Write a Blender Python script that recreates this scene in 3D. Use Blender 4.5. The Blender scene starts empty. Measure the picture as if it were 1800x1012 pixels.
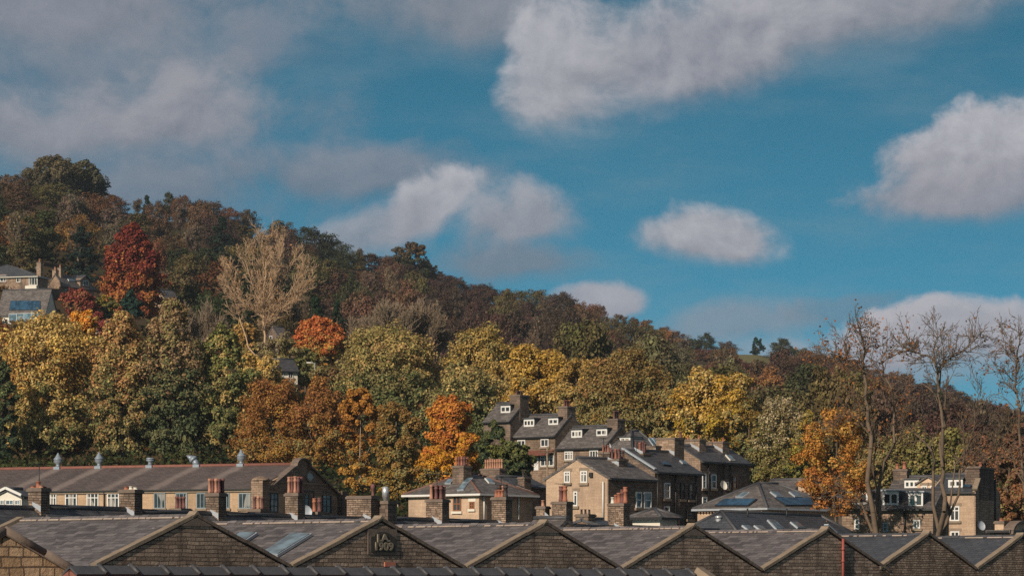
import bpy, math, random
import numpy as np
from mathutils import Vector, Matrix

# ------------------------------------------------------------------ camera geometry (photo measured on an 1800 px wide frame)
F, HOR, CX, ZC = 6000.0, 1033.0, 900.0, 5.5
SC = bpy.context.scene
COL = SC.collection
R = math.radians
rng = np.random.default_rng(11)
random.seed(5)

def wx(px, Y): return (px - CX) / F * Y
def wz(py, Y): return ZC + (HOR - py) / F * Y
def lin(c):
    return tuple((x / 12.92 if x <= .04045 else ((x + .055) / 1.055) ** 2.4) for x in c)

# ------------------------------------------------------------------ objects
def tag(o, label=None, cat=None, group=None, kind=None):
    if label: o['label'] = label
    if cat: o['category'] = cat
    if group: o['group'] = group
    if kind: o['kind'] = kind
    return o

def empty(name, loc, rz=0.0, label=None, cat=None, group=None):
    o = bpy.data.objects.new(name, None)
    o.empty_display_size = .5
    COL.objects.link(o)
    o.location = loc
    o.rotation_euler = (0, 0, rz)
    return tag(o, label, cat, group)

def link(name, me, parent=None):
    o = bpy.data.objects.new(name, me)
    COL.objects.link(o)
    if parent is not None: o.parent = parent
    return o

def mesh_np(name, V, Q, mat, tint=None, smooth=False):
    """mesh from an array of vertices and an array of quads or triangles"""
    me = bpy.data.meshes.new(name)
    V = np.asarray(V, np.float32); Q = np.asarray(Q, np.int32)
    k = Q.shape[1]
    me.vertices.add(len(V)); me.vertices.foreach_set('co', V.ravel())
    me.loops.add(Q.size); me.loops.foreach_set('vertex_index', Q.ravel())
    me.polygons.add(len(Q))
    me.polygons.foreach_set('loop_start', np.arange(0, Q.size, k, dtype=np.int32))
    me.polygons.foreach_set('loop_total', np.full(len(Q), k, np.int32))
    if smooth: me.polygons.foreach_set('use_smooth', np.ones(len(Q), bool))
    if tint is not None:
        a = me.attributes.new('tint', 'FLOAT_COLOR', 'FACE')
        T = np.ones((len(Q), 4), np.float32); T[:, :3] = tint
        a.data.foreach_set('color', T.ravel())
    me.update(calc_edges=True)
    me.materials.append(mat)
    return me

class MB:
    """collects faces; build() links them as one mesh object with UVs in metres"""
    def __init__(s): s.v, s.f, s.sm = [], [], []
    def poly(s, pts, smooth=False):
        n = len(s.v); s.v += [tuple(p) for p in pts]; s.f.append(list(range(n, n + len(pts)))); s.sm.append(smooth); return s
    def box(s, x0, x1, y0, y1, z0, z1):
        n = len(s.v)
        s.v += [(x0,y0,z0),(x1,y0,z0),(x1,y1,z0),(x0,y1,z0),(x0,y0,z1),(x1,y0,z1),(x1,y1,z1),(x0,y1,z1)]
        for q in ((0,3,2,1),(4,5,6,7),(0,1,5,4),(1,2,6,5),(2,3,7,6),(3,0,4,7)):
            s.f.append([n + i for i in q]); s.sm.append(False)
        return s
    def slab(s, pts, t):
        """a flat polygon given thickness t below it"""
        P = [Vector(p) for p in pts]
        nrm = (P[1] - P[0]).cross(P[2] - P[0]).normalized()
        if nrm.z < 0: P.reverse(); nrm = -nrm
        Q = [p - nrm * t for p in P]
        n, k = len(s.v), len(P)
        s.v += [tuple(p) for p in P] + [tuple(p) for p in Q]
        s.f.append(list(range(n, n + k))); s.sm.append(False)
        s.f.append(list(range(n + 2 * k - 1, n + k - 1, -1))); s.sm.append(False)
        for i in range(k):
            j = (i + 1) % k
            s.f.append([n + i, n + k + i, n + k + j, n + j]); s.sm.append(False)
        return s
    def beam(s, p0, p1, w, h, up=(0, 0, 1)):
        """a rectangular bar from p0 to p1"""
        p0, p1 = Vector(p0), Vector(p1); d = (p1 - p0).normalized(); u = Vector(up)
        a = d.cross(u).normalized() * (w / 2); b = a.cross(d).normalized() * (h / 2)
        n = len(s.v)
        for p in (p0, p1):
            s.v += [tuple(p - a - b), tuple(p + a - b), tuple(p + a + b), tuple(p - a + b)]
        for q in ((0,1,2,3),(7,6,5,4),(0,4,5,1),(1,5,6,2),(2,6,7,3),(3,7,4,0)):
            s.f.append([n + i for i in q]); s.sm.append(False)
        return s
    def tube(s, p0, p1, r0, r1=None, k=8, caps=True):
        r1 = r0 if r1 is None else r1
        p0, p1 = Vector(p0), Vector(p1); d = (p1 - p0).normalized()
        a = d.orthogonal().normalized(); b = d.cross(a)
        n = len(s.v)
        for p, r in ((p0, r0), (p1, r1)):
            for i in range(k):
                t = 2 * math.pi * i / k
                s.v.append(tuple(p + (a * math.cos(t) + b * math.sin(t)) * r))
        for i in range(k):
            j = (i + 1) % k
            s.f.append([n + i, n + j, n + k + j, n + k + i]); s.sm.append(True)
        if caps:
            s.f.append(list(range(n + k - 1, n - 1, -1))); s.f.append(list(range(n + k, n + 2 * k))); s.sm += [False, False]
        return s
    def lathe(s, c, prof, k=12, caps=True):
        n = len(s.v); c = Vector(c)
        for r, z in prof:
            for i in range(k):
                t = 2 * math.pi * i / k
                s.v.append((c.x + r * math.cos(t), c.y + r * math.sin(t), c.z + z))
        for m in range(len(prof) - 1):
            for i in range(k):
                j = (i + 1) % k
                s.f.append([n + m*k + i, n + m*k + j, n + (m+1)*k + j, n + (m+1)*k + i]); s.sm.append(True)
        if caps:
            s.f.append([n + i for i in range(k - 1, -1, -1)]); s.f.append([n + (len(prof)-1)*k + i for i in range(k)]); s.sm += [False, False]
        return s
    def prism(s, pts2, y0, y1, axis='y'):
        """polygon in (x,z) extruded along y, or in (y,z) along x"""
        k = len(pts2); n = len(s.v)
        for y in (y0, y1):
            for a, z in pts2: s.v.append((a, y, z) if axis == 'y' else (y, a, z))
        s.f.append(list(range(n, n + k))); s.f.append(list(range(n + 2*k - 1, n + k - 1, -1))); s.sm += [False, False]
        for i in range(k):
            j = (i + 1) % k
            s.f.append([n + i, n + k + i, n + k + j, n + j]); s.sm.append(False)
        return s
    def build(s, name, mat, parent=None):
        me = bpy.data.meshes.new(name)
        me.from_pydata(s.v, [], s.f)
        me.polygons.foreach_set('use_smooth', s.sm)
        me.update()
        uv = me.uv_layers.new(name='UVMap').data
        up = Vector((0, 0, 1))
        for p in me.polygons:
            nn = p.normal
            h = up.cross(nn)
            h = Vector((1, 0, 0)) if h.length < .05 else h.normalized()
            w = nn.cross(h)
            for li in p.loop_indices:
                co = me.vertices[me.loops[li].vertex_index].co
                uv[li].uv = (co.dot(h), co.dot(w))
        me.materials.append(mat)
        return link(name, me, parent)

# ------------------------------------------------------------------ node helpers
class NT:
    def __init__(s, tree): s.t = tree; s.n = tree.nodes; s.l = tree.links
    def new(s, kind, **kw):
        nd = s.n.new(kind)
        for k, v in kw.items(): setattr(nd, k, v)
        return nd
    def put(s, sock, v):
        if isinstance(v, bpy.types.NodeSocket): s.l.new(v, sock)
        elif v is not None:
            if sock.type == 'RGBA' and len(v) == 3: v = (*v, 1)
            sock.default_value = v
    def m(s, op, a, b=None, c=None, clamp=False):
        nd = s.new('ShaderNodeMath', operation=op, use_clamp=clamp)
        s.put(nd.inputs[0], a)
        if b is not None: s.put(nd.inputs[1], b)
        if c is not None: s.put(nd.inputs[2], c)
        return nd.outputs[0]
    def mix(s, fac, a, b, blend='MIX'):
        nd = s.new('ShaderNodeMix', data_type='RGBA', blend_type=blend)
        s.put(nd.inputs['Factor'], fac); s.put(nd.inputs[6], a); s.put(nd.inputs[7], b)
        return nd.outputs[2]
    def noise(s, vec, scale, detail=4.0, rough=.55, dist=0.0, color=False):
        nd = s.new('ShaderNodeTexNoise')
        if vec is not None: s.l.new(vec, nd.inputs['Vector'])
        nd.inputs['Scale'].default_value = scale; nd.inputs['Detail'].default_value = detail
        nd.inputs['Roughness'].default_value = rough; nd.inputs['Distortion'].default_value = dist
        return nd.outputs['Color' if color else 'Fac']
    def sstep(s, x, lo, hi):
        nd = s.new('ShaderNodeMapRange', interpolation_type='SMOOTHSTEP')
        s.put(nd.inputs['Value'], x); s.put(nd.inputs['From Min'], lo); s.put(nd.inputs['From Max'], hi)
        return nd.outputs['Result']
    def comb(s, x, y, z):
        nd = s.new('ShaderNodeCombineXYZ')
        for i, v in enumerate((x, y, z)): s.put(nd.inputs[i], v)
        return nd.outputs[0]
    def mapv(s, vec, scale=(1, 1, 1), rot=(0, 0, 0), loc=(0, 0, 0)):
        nd = s.new('ShaderNodeMapping'); s.l.new(vec, nd.inputs['Vector'])
        nd.inputs['Scale'].default_value = scale; nd.inputs['Rotation'].default_value = rot; nd.inputs['Location'].default_value = loc
        return nd.outputs[0]

def mat_new(name):
    m = bpy.data.materials.new(name); m.use_nodes = True
    t = NT(m.node_tree)
    bs = t.n['Principled BSDF']
    return m, t, bs

def mat_plain(name, col, rough=.7, var=.25, scale=3.0, metal=0.0, spec=.4, bump=0.0):
    m, t, bs = mat_new(name)
    co = t.new('ShaderNodeTexCoord').outputs['Object']
    n = t.noise(co, scale, 6, .65)
    f = t.m('MULTIPLY_ADD', n, 2 * var, 1 - var)
    c = t.mix(1.0, col, t.comb(f, f, f), 'MULTIPLY')
    t.put(bs.inputs['Base Color'], c)
    bs.inputs['Roughness'].default_value = rough; bs.inputs['Metallic'].default_value = metal
    bs.inputs['Specular IOR Level'].default_value = spec
    if bump:
        b = t.new('ShaderNodeBump'); b.inputs['Strength'].default_value = bump; b.inputs['Distance'].default_value = .05
        t.put(b.inputs['Height'], n); t.put(bs.inputs['Normal'], b.outputs[0])
    return m

def mat_stone(name, c1, c2, mortar, bw=.42, bh=.15, soot=(.03, .026, .022), soot_amt=.5, bump=.6, msize=.012, dark_mortar=True):
    """coursed stone: UV in metres"""
    m, t, bs = mat_new(name)
    uv = t.new('ShaderNodeTexCoord').outputs['UV']
    ob = t.new('ShaderNodeTexCoord').outputs['Object']
    wob = t.new('ShaderNodeVectorMath', operation='MULTIPLY_ADD')
    t.put(wob.inputs[0], t.noise(uv, 1.3, 3, .5, color=True)); wob.inputs[1].default_value = (.12, .085, 0)
    t.put(wob.inputs[2], uv)
    br = t.new('ShaderNodeTexBrick')
    t.put(br.inputs['Vector'], wob.outputs[0])
    t.put(br.inputs['Color1'], c1); t.put(br.inputs['Color2'], c2); t.put(br.inputs['Mortar'], mortar)
    br.inputs['Scale'].default_value = 1.0; br.inputs['Mortar Size'].default_value = msize
    br.inputs['Mortar Smooth'].default_value = .3; br.inputs['Bias'].default_value = 0
    br.inputs['Brick Width'].default_value = bw; br.inputs['Row Height'].default_value = bh
    br.offset = .5; br.squash = 1.35; br.squash_frequency = 3
    fine = t.noise(uv, 9, 8, .7)
    big = t.noise(t.mapv(ob, (.55, .55, .28)), 1.0, 6, .62)
    f = t.m('MULTIPLY_ADD', fine, 1.1, .45)
    c = t.mix(1.0, br.outputs['Color'], t.comb(f, f, f), 'MULTIPLY')
    rnd = t.m('MULTIPLY_ADD', t.new('ShaderNodeObjectInfo').outputs['Random'], .35, .82)
    c = t.mix(1.0, c, t.comb(rnd, rnd, rnd), 'MULTIPLY')
    c = t.mix(t.m('MULTIPLY', t.sstep(big, .42, .7), soot_amt), c, soot)
    drip = t.noise(t.mapv(ob, (2.2, 2.2, .18)), 1.0, 5, .6)
    c = t.mix(t.m('MULTIPLY', t.sstep(drip, .52, .72), soot_amt * .7), c, soot)
    t.put(bs.inputs['Base Color'], c)
    bs.inputs['Roughness'].default_value = .92; bs.inputs['Specular IOR Level'].default_value = .15
    b = t.new('ShaderNodeBump'); b.inputs['Strength'].default_value = bump; b.inputs['Distance'].default_value = .04
    hgt = t.m('ADD', t.m('MULTIPLY', br.outputs['Fac'], -1.0), t.m('MULTIPLY', fine, .9))
    t.put(b.inputs['Height'], hgt); t.put(bs.inputs['Normal'], b.outputs[0])
    return m

def mat_slate(name, c1, c2, streak=(.25, .22, .2), streak_amt=.25, rough=.62, bw=.42, bh=.24, moss=None):
    m, t, bs = mat_new(name)
    uv = t.new('ShaderNodeTexCoord').outputs['UV']
    ob = t.new('ShaderNodeTexCoord').outputs['Object']
    br = t.new('ShaderNodeTexBrick')
    wob = t.new('ShaderNodeVectorMath', operation='MULTIPLY_ADD')
    t.put(wob.inputs[0], t.noise(uv, 2.0, 2, .5, color=True)); wob.inputs[1].default_value = (.03, .04, 0); t.put(wob.inputs[2], uv)
    t.put(br.inputs['Vector'], wob.outputs[0])
    t.put(br.inputs['Color1'], c1); t.put(br.inputs['Color2'], c2)
    t.put(br.inputs['Mortar'], tuple(x * .35 for x in c1))
    br.inputs['Scale'].default_value = 1; br.inputs['Mortar Size'].default_value = .009
    br.inputs['Brick Width'].default_value = bw; br.inputs['Row Height'].default_value = bh; br.inputs['Mortar Smooth'].default_value = .4
    fine = t.noise(uv, 5, 7, .7)
    f = t.m('MULTIPLY_ADD', fine, .9, .55)
    c = t.mix(1.0, br.outputs['Color'], t.comb(f, f, f), 'MULTIPLY')
    pale = t.noise(t.mapv(uv, (.9, 3.2, 1)), 1.4, 6, .7)
    c = t.mix(t.m('MULTIPLY', t.sstep(pale, .55, .74), streak_amt), c, streak)
    sp2 = t.noise(t.mapv(uv, (2.2, 4.0, 1)), 1.0, 2, .5)
    c = t.mix(t.m('MULTIPLY', t.sstep(sp2, .68, .74), .55), c, tuple(min(.4, x * 1.25) for x in streak))
    stain = t.noise(t.mapv(uv, (.5, .16, 1)), 1.6, 6, .65)
    c = t.mix(t.m('MULTIPLY', t.sstep(stain, .5, .72), .5), c, tuple(x * .55 for x in c1))
    if moss:
        mo = t.noise(ob, .5, 7, .7)
        c = t.mix(t.m('MULTIPLY', t.sstep(mo, .5, .75), .5), c, moss)
    t.put(bs.inputs['Base Color'], c)
    t.put(bs.inputs['Roughness'], t.m('MULTIPLY_ADD', fine, .25, rough - .1))
    bs.inputs['Specular IOR Level'].default_value = .35
    # each course tilts up a little at its lower edge
    sep = t.new('ShaderNodeSeparateXYZ'); t.put(sep.inputs[0], wob.outputs[0])
    saw = t.m('FRACT', t.m('DIVIDE', sep.outputs[1], bh))
    b = t.new('ShaderNodeBump'); b.inputs['Strength'].default_value = .7; b.inputs['Distance'].default_value = .03
    hgt = t.m('ADD', t.m('MULTIPLY', saw, -.7), t.m('ADD', t.m('MULTIPLY', br.outputs['Fac'], -.8), t.m('MULTIPLY', fine, .7)))
    t.put(b.inputs['Height'], hgt); t.put(bs.inputs['Normal'], b.outputs[0])
    return m

def add_streaks(m, ys, col, amt):
    """pale run-off stains down a slope at the given local y"""
    t = NT(m.node_tree); bs = t.n['Principled BSDF']
    old = bs.inputs['Base Color'].links[0].from_socket
    ob = t.new('ShaderNodeTexCoord').outputs['Object']
    sp = t.new('ShaderNodeSeparateXYZ'); t.put(sp.inputs[0], ob)
    n = t.noise(ob, .9, 6, .7)
    tot = None
    for y in ys:
        d = t.m('ABSOLUTE', t.m('ADD', t.m('SUBTRACT', sp.outputs[1], y), t.m('MULTIPLY_ADD', n, .8, -.4)))
        f = t.sstep(d, .75, .1)
        tot = f if tot is None else t.m('MAXIMUM', tot, f)
    t.put(bs.inputs['Base Color'], t.mix(t.m('MULTIPLY', t.m('MULTIPLY', tot, amt), t.m('MULTIPLY_ADD', n, 1.2, .3)), old, col))

def mat_leaf(name, objcol=False, transl=.25):
    m, t, bs = mat_new(name)
    t.n.remove(bs)
    out = t.n['Material Output']
    at = t.new('ShaderNodeAttribute', attribute_name='tint').outputs['Color']
    c = at
    if objcol:
        oc = t.new('ShaderNodeObjectInfo').outputs['Color']
        c = t.mix(1.0, at, oc, 'MULTIPLY')
    d = t.new('ShaderNodeBsdfDiffuse'); t.put(d.inputs['Color'], c)
    tr = t.new('ShaderNodeBsdfTranslucent'); t.put(tr.inputs['Color'], c)
    mx = t.new('ShaderNodeMixShader'); mx.inputs[0].default_value = transl
    t.l.new(d.outputs[0], mx.inputs[1]); t.l.new(tr.outputs[0], mx.inputs[2]); t.l.new(mx.outputs[0], out.inputs['Surface'])
    return m

def mat_glass(name, col=(.02, .026, .03), rough=.08, curtain=False):
    m, t, bs = mat_new(name)
    co = t.new('ShaderNodeTexCoord').outputs['Object']
    n = t.noise(co, 1.7, 2, .5)
    c = t.mix(t.sstep(n, .35, .7), col, tuple(x * 2.2 + .005 for x in col))
    if curtain:
        rnd = t.new('ShaderNodeObjectInfo').outputs['Random']
        k = t.noise(t.mapv(co, (1.6, 1.6, .5)), 1.1, 1, .4)
        c = t.mix(t.m('MULTIPLY', t.sstep(k, .5, .56), t.m('GREATER_THAN', rnd, .35)), c, (.26, .235, .21))
    t.put(bs.inputs['Base Color'], c); bs.inputs['Roughness'].default_value = rough
    bs.inputs['Specular IOR Level'].default_value = .35
    return m

M = {}
M['stone_shed'] = mat_stone('shed stone', (0.224, 0.160, 0.122), (0.470, 0.345, 0.264), (0.089, 0.066, 0.054), .42, .135, soot=(0.053, 0.041, 0.035), soot_amt=.75, bump=.9)
M['stone_block'] = mat_stone('squared block stone', (0.261, 0.170, 0.099), (0.397, 0.275, 0.176), (0.115, 0.080, 0.057), .245, .15, soot=(0.104, 0.070, 0.046), soot_amt=.7, bump=1.2, msize=.012)
M['stone_tan'] = mat_stone('tan stone', (0.445, 0.319, 0.226), (0.526, 0.381, 0.272), (0.338, 0.246, 0.180), .5, .2, soot=(0.209, 0.150, 0.114), soot_amt=.55, bump=.25, msize=.006)
M['stone_mill'] = mat_stone('mill stone', (0.429, 0.297, 0.190), (0.508, 0.362, 0.241), (0.338, 0.243, 0.162), .55, .22, soot=(0.209, 0.150, 0.103), soot_amt=.45, bump=.25, msize=.006)
M['stone_soot_shade'] = mat_stone('sooty and shaded stone', (0.131, 0.096, 0.076), (0.229, 0.167, 0.129), (0.068, 0.052, 0.043), .45, .17, soot=(0.042, 0.033, 0.030), soot_amt=.7, bump=.5)
M['stone_brown'] = mat_stone('brown stone', (0.214, 0.150, 0.108), (0.349, 0.250, 0.181), (0.115, 0.083, 0.064), .4, .16, soot=(0.073, 0.055, 0.045), soot_amt=.65, bump=.5)
M['stone_chimney'] = mat_stone('chimney stone', (0.198, 0.140, 0.103), (0.449, 0.325, 0.243), (0.084, 0.062, 0.049) , .25, .1, soot=(0.062, 0.047, 0.039), soot_amt=.85, bump=1.0, msize=.012)
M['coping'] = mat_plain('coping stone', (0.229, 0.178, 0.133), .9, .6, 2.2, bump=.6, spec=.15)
M['coping_dark'] = mat_plain('sooty and shaded coping stone', (0.157, 0.120, 0.099), .9, .6, 2.2, bump=.6, spec=.15)
M['slate_purple'] = mat_slate('purple slate', (.062, .056, .059), (.16, .142, .144), (.3, .26, .245), .5, bw=.5, bh=.27)
M['slate_grey'] = mat_slate('grey slate', (.075, .066, .064), (.15, .132, .125), (.24, .21, .18), .35)
M['slate_dark'] = mat_slate('dark slate', (.042, .042, .047), (.072, .071, .077), (.15, .135, .13), .15, .5)
M['slate_blue'] = mat_slate('blue slate', (.042, .046, .056), (.066, .071, .083), (.12, .115, .12), .12, .5)
M['slate_mill'] = mat_slate('mill slate', (.085, .064, .06), (.13, .10, .092), (.2, .155, .14), .3, moss=(.045, .037, .03))
M['ridge_dark'] = mat_plain('ridge tile', (.06, .06, .066), .55, .5, 5, bump=.3)
M['ridge_red'] = mat_plain('red ridge tile', (.20, .078, .058), .75, .4, 2)
M['ridge_brown'] = mat_plain('brown ridge tile', (.13, .07, .055), .75, .4, 3)
M['mortar'] = mat_plain('lime mortar', (.36, .29, .245), .95, .45, 3, spec=.1)
M['pot_orange'] = mat_plain('terracotta', (.31, .12, .072), .75, .55, 5)
M['pot_buff'] = mat_plain('buff terracotta', (.38, .19, .125), .8, .5, 5)
M['pot_purple'] = mat_plain('sooty terracotta', (.14, .06, .055), .75, .6, 6)
M['pot_dark'] = mat_plain('black chimney pot', (.045, .032, .03), .7, .5, 5)
M['white'] = mat_plain('white paint', (.62, .61, .59), .5, .15, 3)
M['cream'] = mat_plain('cream paint', (.62, .58, .5), .6, .1, 3)
M['wood'] = mat_plain('brown timber', (.22, .09, .04), .6, .3, 8)
M['black'] = mat_plain('black paint', (.02, .02, .022), .5, .3, 4)
M['grey_blue'] = mat_plain('grey blue paint', (.2, .26, .3), .5, .15, 4)
M['lead'] = mat_plain('lead sheet', (.33, .36, .4), .55, .3, 4, metal=.1)
M['zinc'] = mat_plain('zinc sheet', (.24, .28, .33), .45, .35, 5, metal=.3)
M['steel'] = mat_plain('steel flue', (.55, .56, .58), .35, .15, 5, metal=.6)
M['red_pipe'] = mat_plain('red paint', (.28, .07, .055), .6, .25, 4)
M['brick_red'] = mat_plain('red brick', (.42, .15, .1), .9, .2, 12)
M['glass'] = mat_glass('window glass', (.022, .024, .026), .1, True)
M['glass_sky'] = mat_glass('skylight glass', (.07, .11, .14), .12)
M['solar'] = mat_glass('solar cell', (.008, .032, .062), .35)
M['red_tile'] = mat_slate('red tile', (.17, .06, .045), (.22, .085, .06), (.2, .12, .1), .2)
M['plaque'] = mat_plain('dark plaque stone', (.045, .04, .034), .9, .35, 6, bump=.3)
M['letter'] = mat_plain('carved lettering', (.23, .19, .14), .9, .3, 8)
M['bark'] = mat_plain('bark', (.12, .085, .058), .95, .4, 4, bump=.5, spec=.1)
M['bark_pale'] = mat_plain('pale bark', (.44, .30, .19), .95, .35, 3, spec=.1)
M['bark_grey'] = mat_plain('grey bark', (.23, .175, .125), .95, .45, 3, spec=.1)
M['bark_dark'] = mat_plain('dark bark', (.135, .10, .072), .95, .5, 2, spec=.1, bump=.4)
M['bark_white'] = mat_plain('birch bark', (.36, .29, .22), .85, .4, 3, spec=.1)
M['leaf'] = mat_leaf('autumn leaf')
M['leaf_hill'] = mat_leaf('woodland leaf', True, .2)

# ------------------------------------------------------------------ sky, clouds, sun, camera
SUN_AZ, SUN_EL = R(32), R(26)          # the sun stands behind the camera, 32 degrees to its left
TO_SUN = Vector((-math.sin(SUN_AZ) * math.cos(SUN_EL), -math.cos(SUN_AZ) * math.cos(SUN_EL), math.sin(SUN_EL)))

def build_world():
    w = bpy.data.worlds.new('World'); SC.world = w; w.use_nodes = True
    t = NT(w.node_tree)
    bg = t.n['Background']
    gen = t.new('ShaderNodeTexCoord').outputs['Generated']
    sp = t.new('ShaderNodeSeparateXYZ'); t.put(sp.inputs[0], gen)
    x, y, z = sp.outputs
    sky = t.new('ShaderNodeTexSky', sky_type='NISHITA')
    sky.sun_disc = False; sky.sun_elevation = SUN_EL
    sky.sun_rotation = math.atan2(TO_SUN.x, TO_SUN.y)
    sky.air_density = 1.0; sky.dust_density = .6; sky.ozone_density = 2.0
    # a clear autumn sky: the zone just above the horizon is already blue, so the lookup is lifted
    t.put(sky.inputs['Vector'], t.comb(x, y, t.m('MULTIPLY_ADD', t.m('MAXIMUM', z, 0.0), 3.4, .16)))
    base = t.mix(1.0, sky.outputs[0], (SKY_TINT[0], SKY_TINT[1], SKY_TINT[2], 1), 'MULTIPLY')
    # direction coordinates: U to the right, V up, thousandths of the photograph's width apart
    front = t.m('GREATER_THAN', y, .15)
    yy = t.m('MAXIMUM', y, .15)
    U = t.m('MULTIPLY', t.m('DIVIDE', x, yy), 6.0)
    V = t.m('MULTIPLY', t.m('DIVIDE', z, yy), 6.0)
    p = t.comb(U, V, 0.0)
    wp = t.noise(p, 3.2, 3, .5, color=True)
    ws = t.new('ShaderNodeSeparateColor'); t.put(ws.inputs[0], wp)
    wU = t.m('MULTIPLY_ADD', t.m('SUBTRACT', ws.outputs[0], .5), .16, U)
    wV = t.m('MULTIPLY_ADD', t.m('SUBTRACT', ws.outputs[1], .5), .11, V)
    n_big = t.noise(t.comb(U, t.m('MULTIPLY', V, 1.3), 3.0), 3.6, 4, .5)
    n_fine = t.noise(t.comb(wU, t.m('MULTIPLY', wV, 1.15), 1.0), 9.0, 11, .6)
    n_off = t.noise(t.comb(t.m('ADD', wU, -.016), t.m('MULTIPLY', t.m('ADD', wV, .022), 1.15), 1.0), 9.0, 8, .6)
    relief = t.m('SUBTRACT', n_fine, n_off)
    # thin streaked veil
    veil = t.noise(t.mapv(p, (1.0, 3.6, 1), (0, 0, R(14))), 2.0, 8, .62)
    base = t.mix(t.m('MULTIPLY', t.sstep(veil, .42, .78), .34), base, (2.2, 3.1, 3.7, 1))
    low = t.sstep(V, .6, .1)
    base = t.mix(t.m('MULTIPLY', low, .72), base, (1.6, 3.15, 3.95, 1))
    col = base
    for (px, py, a, b, rot, lo, hi, amp, br, dk, op) in CLOUDS:
        cx, cy, a, b = (px - CX) / 1000, (HOR - py) / 1000, a / 1000, b / 1000
        dx = t.m('SUBTRACT', wU, cx); dy = t.m('SUBTRACT', wV, cy)
        c, s = math.cos(R(rot)), math.sin(R(rot))
        rx = t.m('ADD', t.m('MULTIPLY', dx, c / a), t.m('MULTIPLY', dy, s / a))
        ry = t.m('ADD', t.m('MULTIPLY', dx, -s / b), t.m('MULTIPLY', dy, c / b))
        # the base of a cloud is flatter than its top
        ryf = t.m('MULTIPLY', ry, t.m('MULTIPLY_ADD', t.m('LESS_THAN', ry, 0.0), .25, 1.0))
        r2 = t.m('ADD', t.m('MULTIPLY', rx, rx), t.m('MULTIPLY', ryf, ryf))
        f = t.m('SUBTRACT', 1.0, t.m('SQRT', r2))
        nn = t.m('ADD', t.m('MULTIPLY', n_big, .42), t.m('MULTIPLY', n_fine, .58))
        f = t.m('MULTIPLY_ADD', t.m('SUBTRACT', nn, .5), amp * 2.35, f)
        f = t.m('MULTIPLY', f, t.m('MULTIPLY_ADD', t.m('MAXIMUM', t.m('MULTIPLY', ry, -1.0), 0.0, clamp=True), -.45, 1.0))
        # tops are crisp, bases dissolve
        hi_ = t.m('MULTIPLY_ADD', t.m('MINIMUM', t.m('MAXIMUM', ry, -.6), .9), -.30 * hi, hi * .92)
        al = t.m('MULTIPLY', t.m('MULTIPLY', t.sstep(f, lo, hi_), op), front)
        sh = t.m('ADD', t.m('MULTIPLY_ADD', ry, .42, .5), t.m('MULTIPLY', relief, 1.7))
        sh = t.m('ADD', sh, t.m('MULTIPLY', t.m('SUBTRACT', n_big, .5), .9), clamp=True)
        cc = t.mix(sh, tuple(v * 10 for v in dk), tuple(v * 10.8 for v in br))
        col = t.mix(al, col, cc)
    # broken cloud added to the unseen sky, overhead and behind, to neutralise ambient light
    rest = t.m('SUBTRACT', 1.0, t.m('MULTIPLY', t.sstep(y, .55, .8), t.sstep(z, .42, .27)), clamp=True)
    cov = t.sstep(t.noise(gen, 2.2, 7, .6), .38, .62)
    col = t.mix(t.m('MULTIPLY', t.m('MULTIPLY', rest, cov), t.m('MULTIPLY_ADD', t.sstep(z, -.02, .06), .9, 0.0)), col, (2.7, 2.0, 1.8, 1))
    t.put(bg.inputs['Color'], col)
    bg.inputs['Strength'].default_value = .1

SKY_TINT = (.27, 1.22, 1.12)
BRT, MID, GRY, DRK = (.42, .42, .46), (.30, .305, .345), (.22, .235, .285), (.15, .175, .225)
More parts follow.
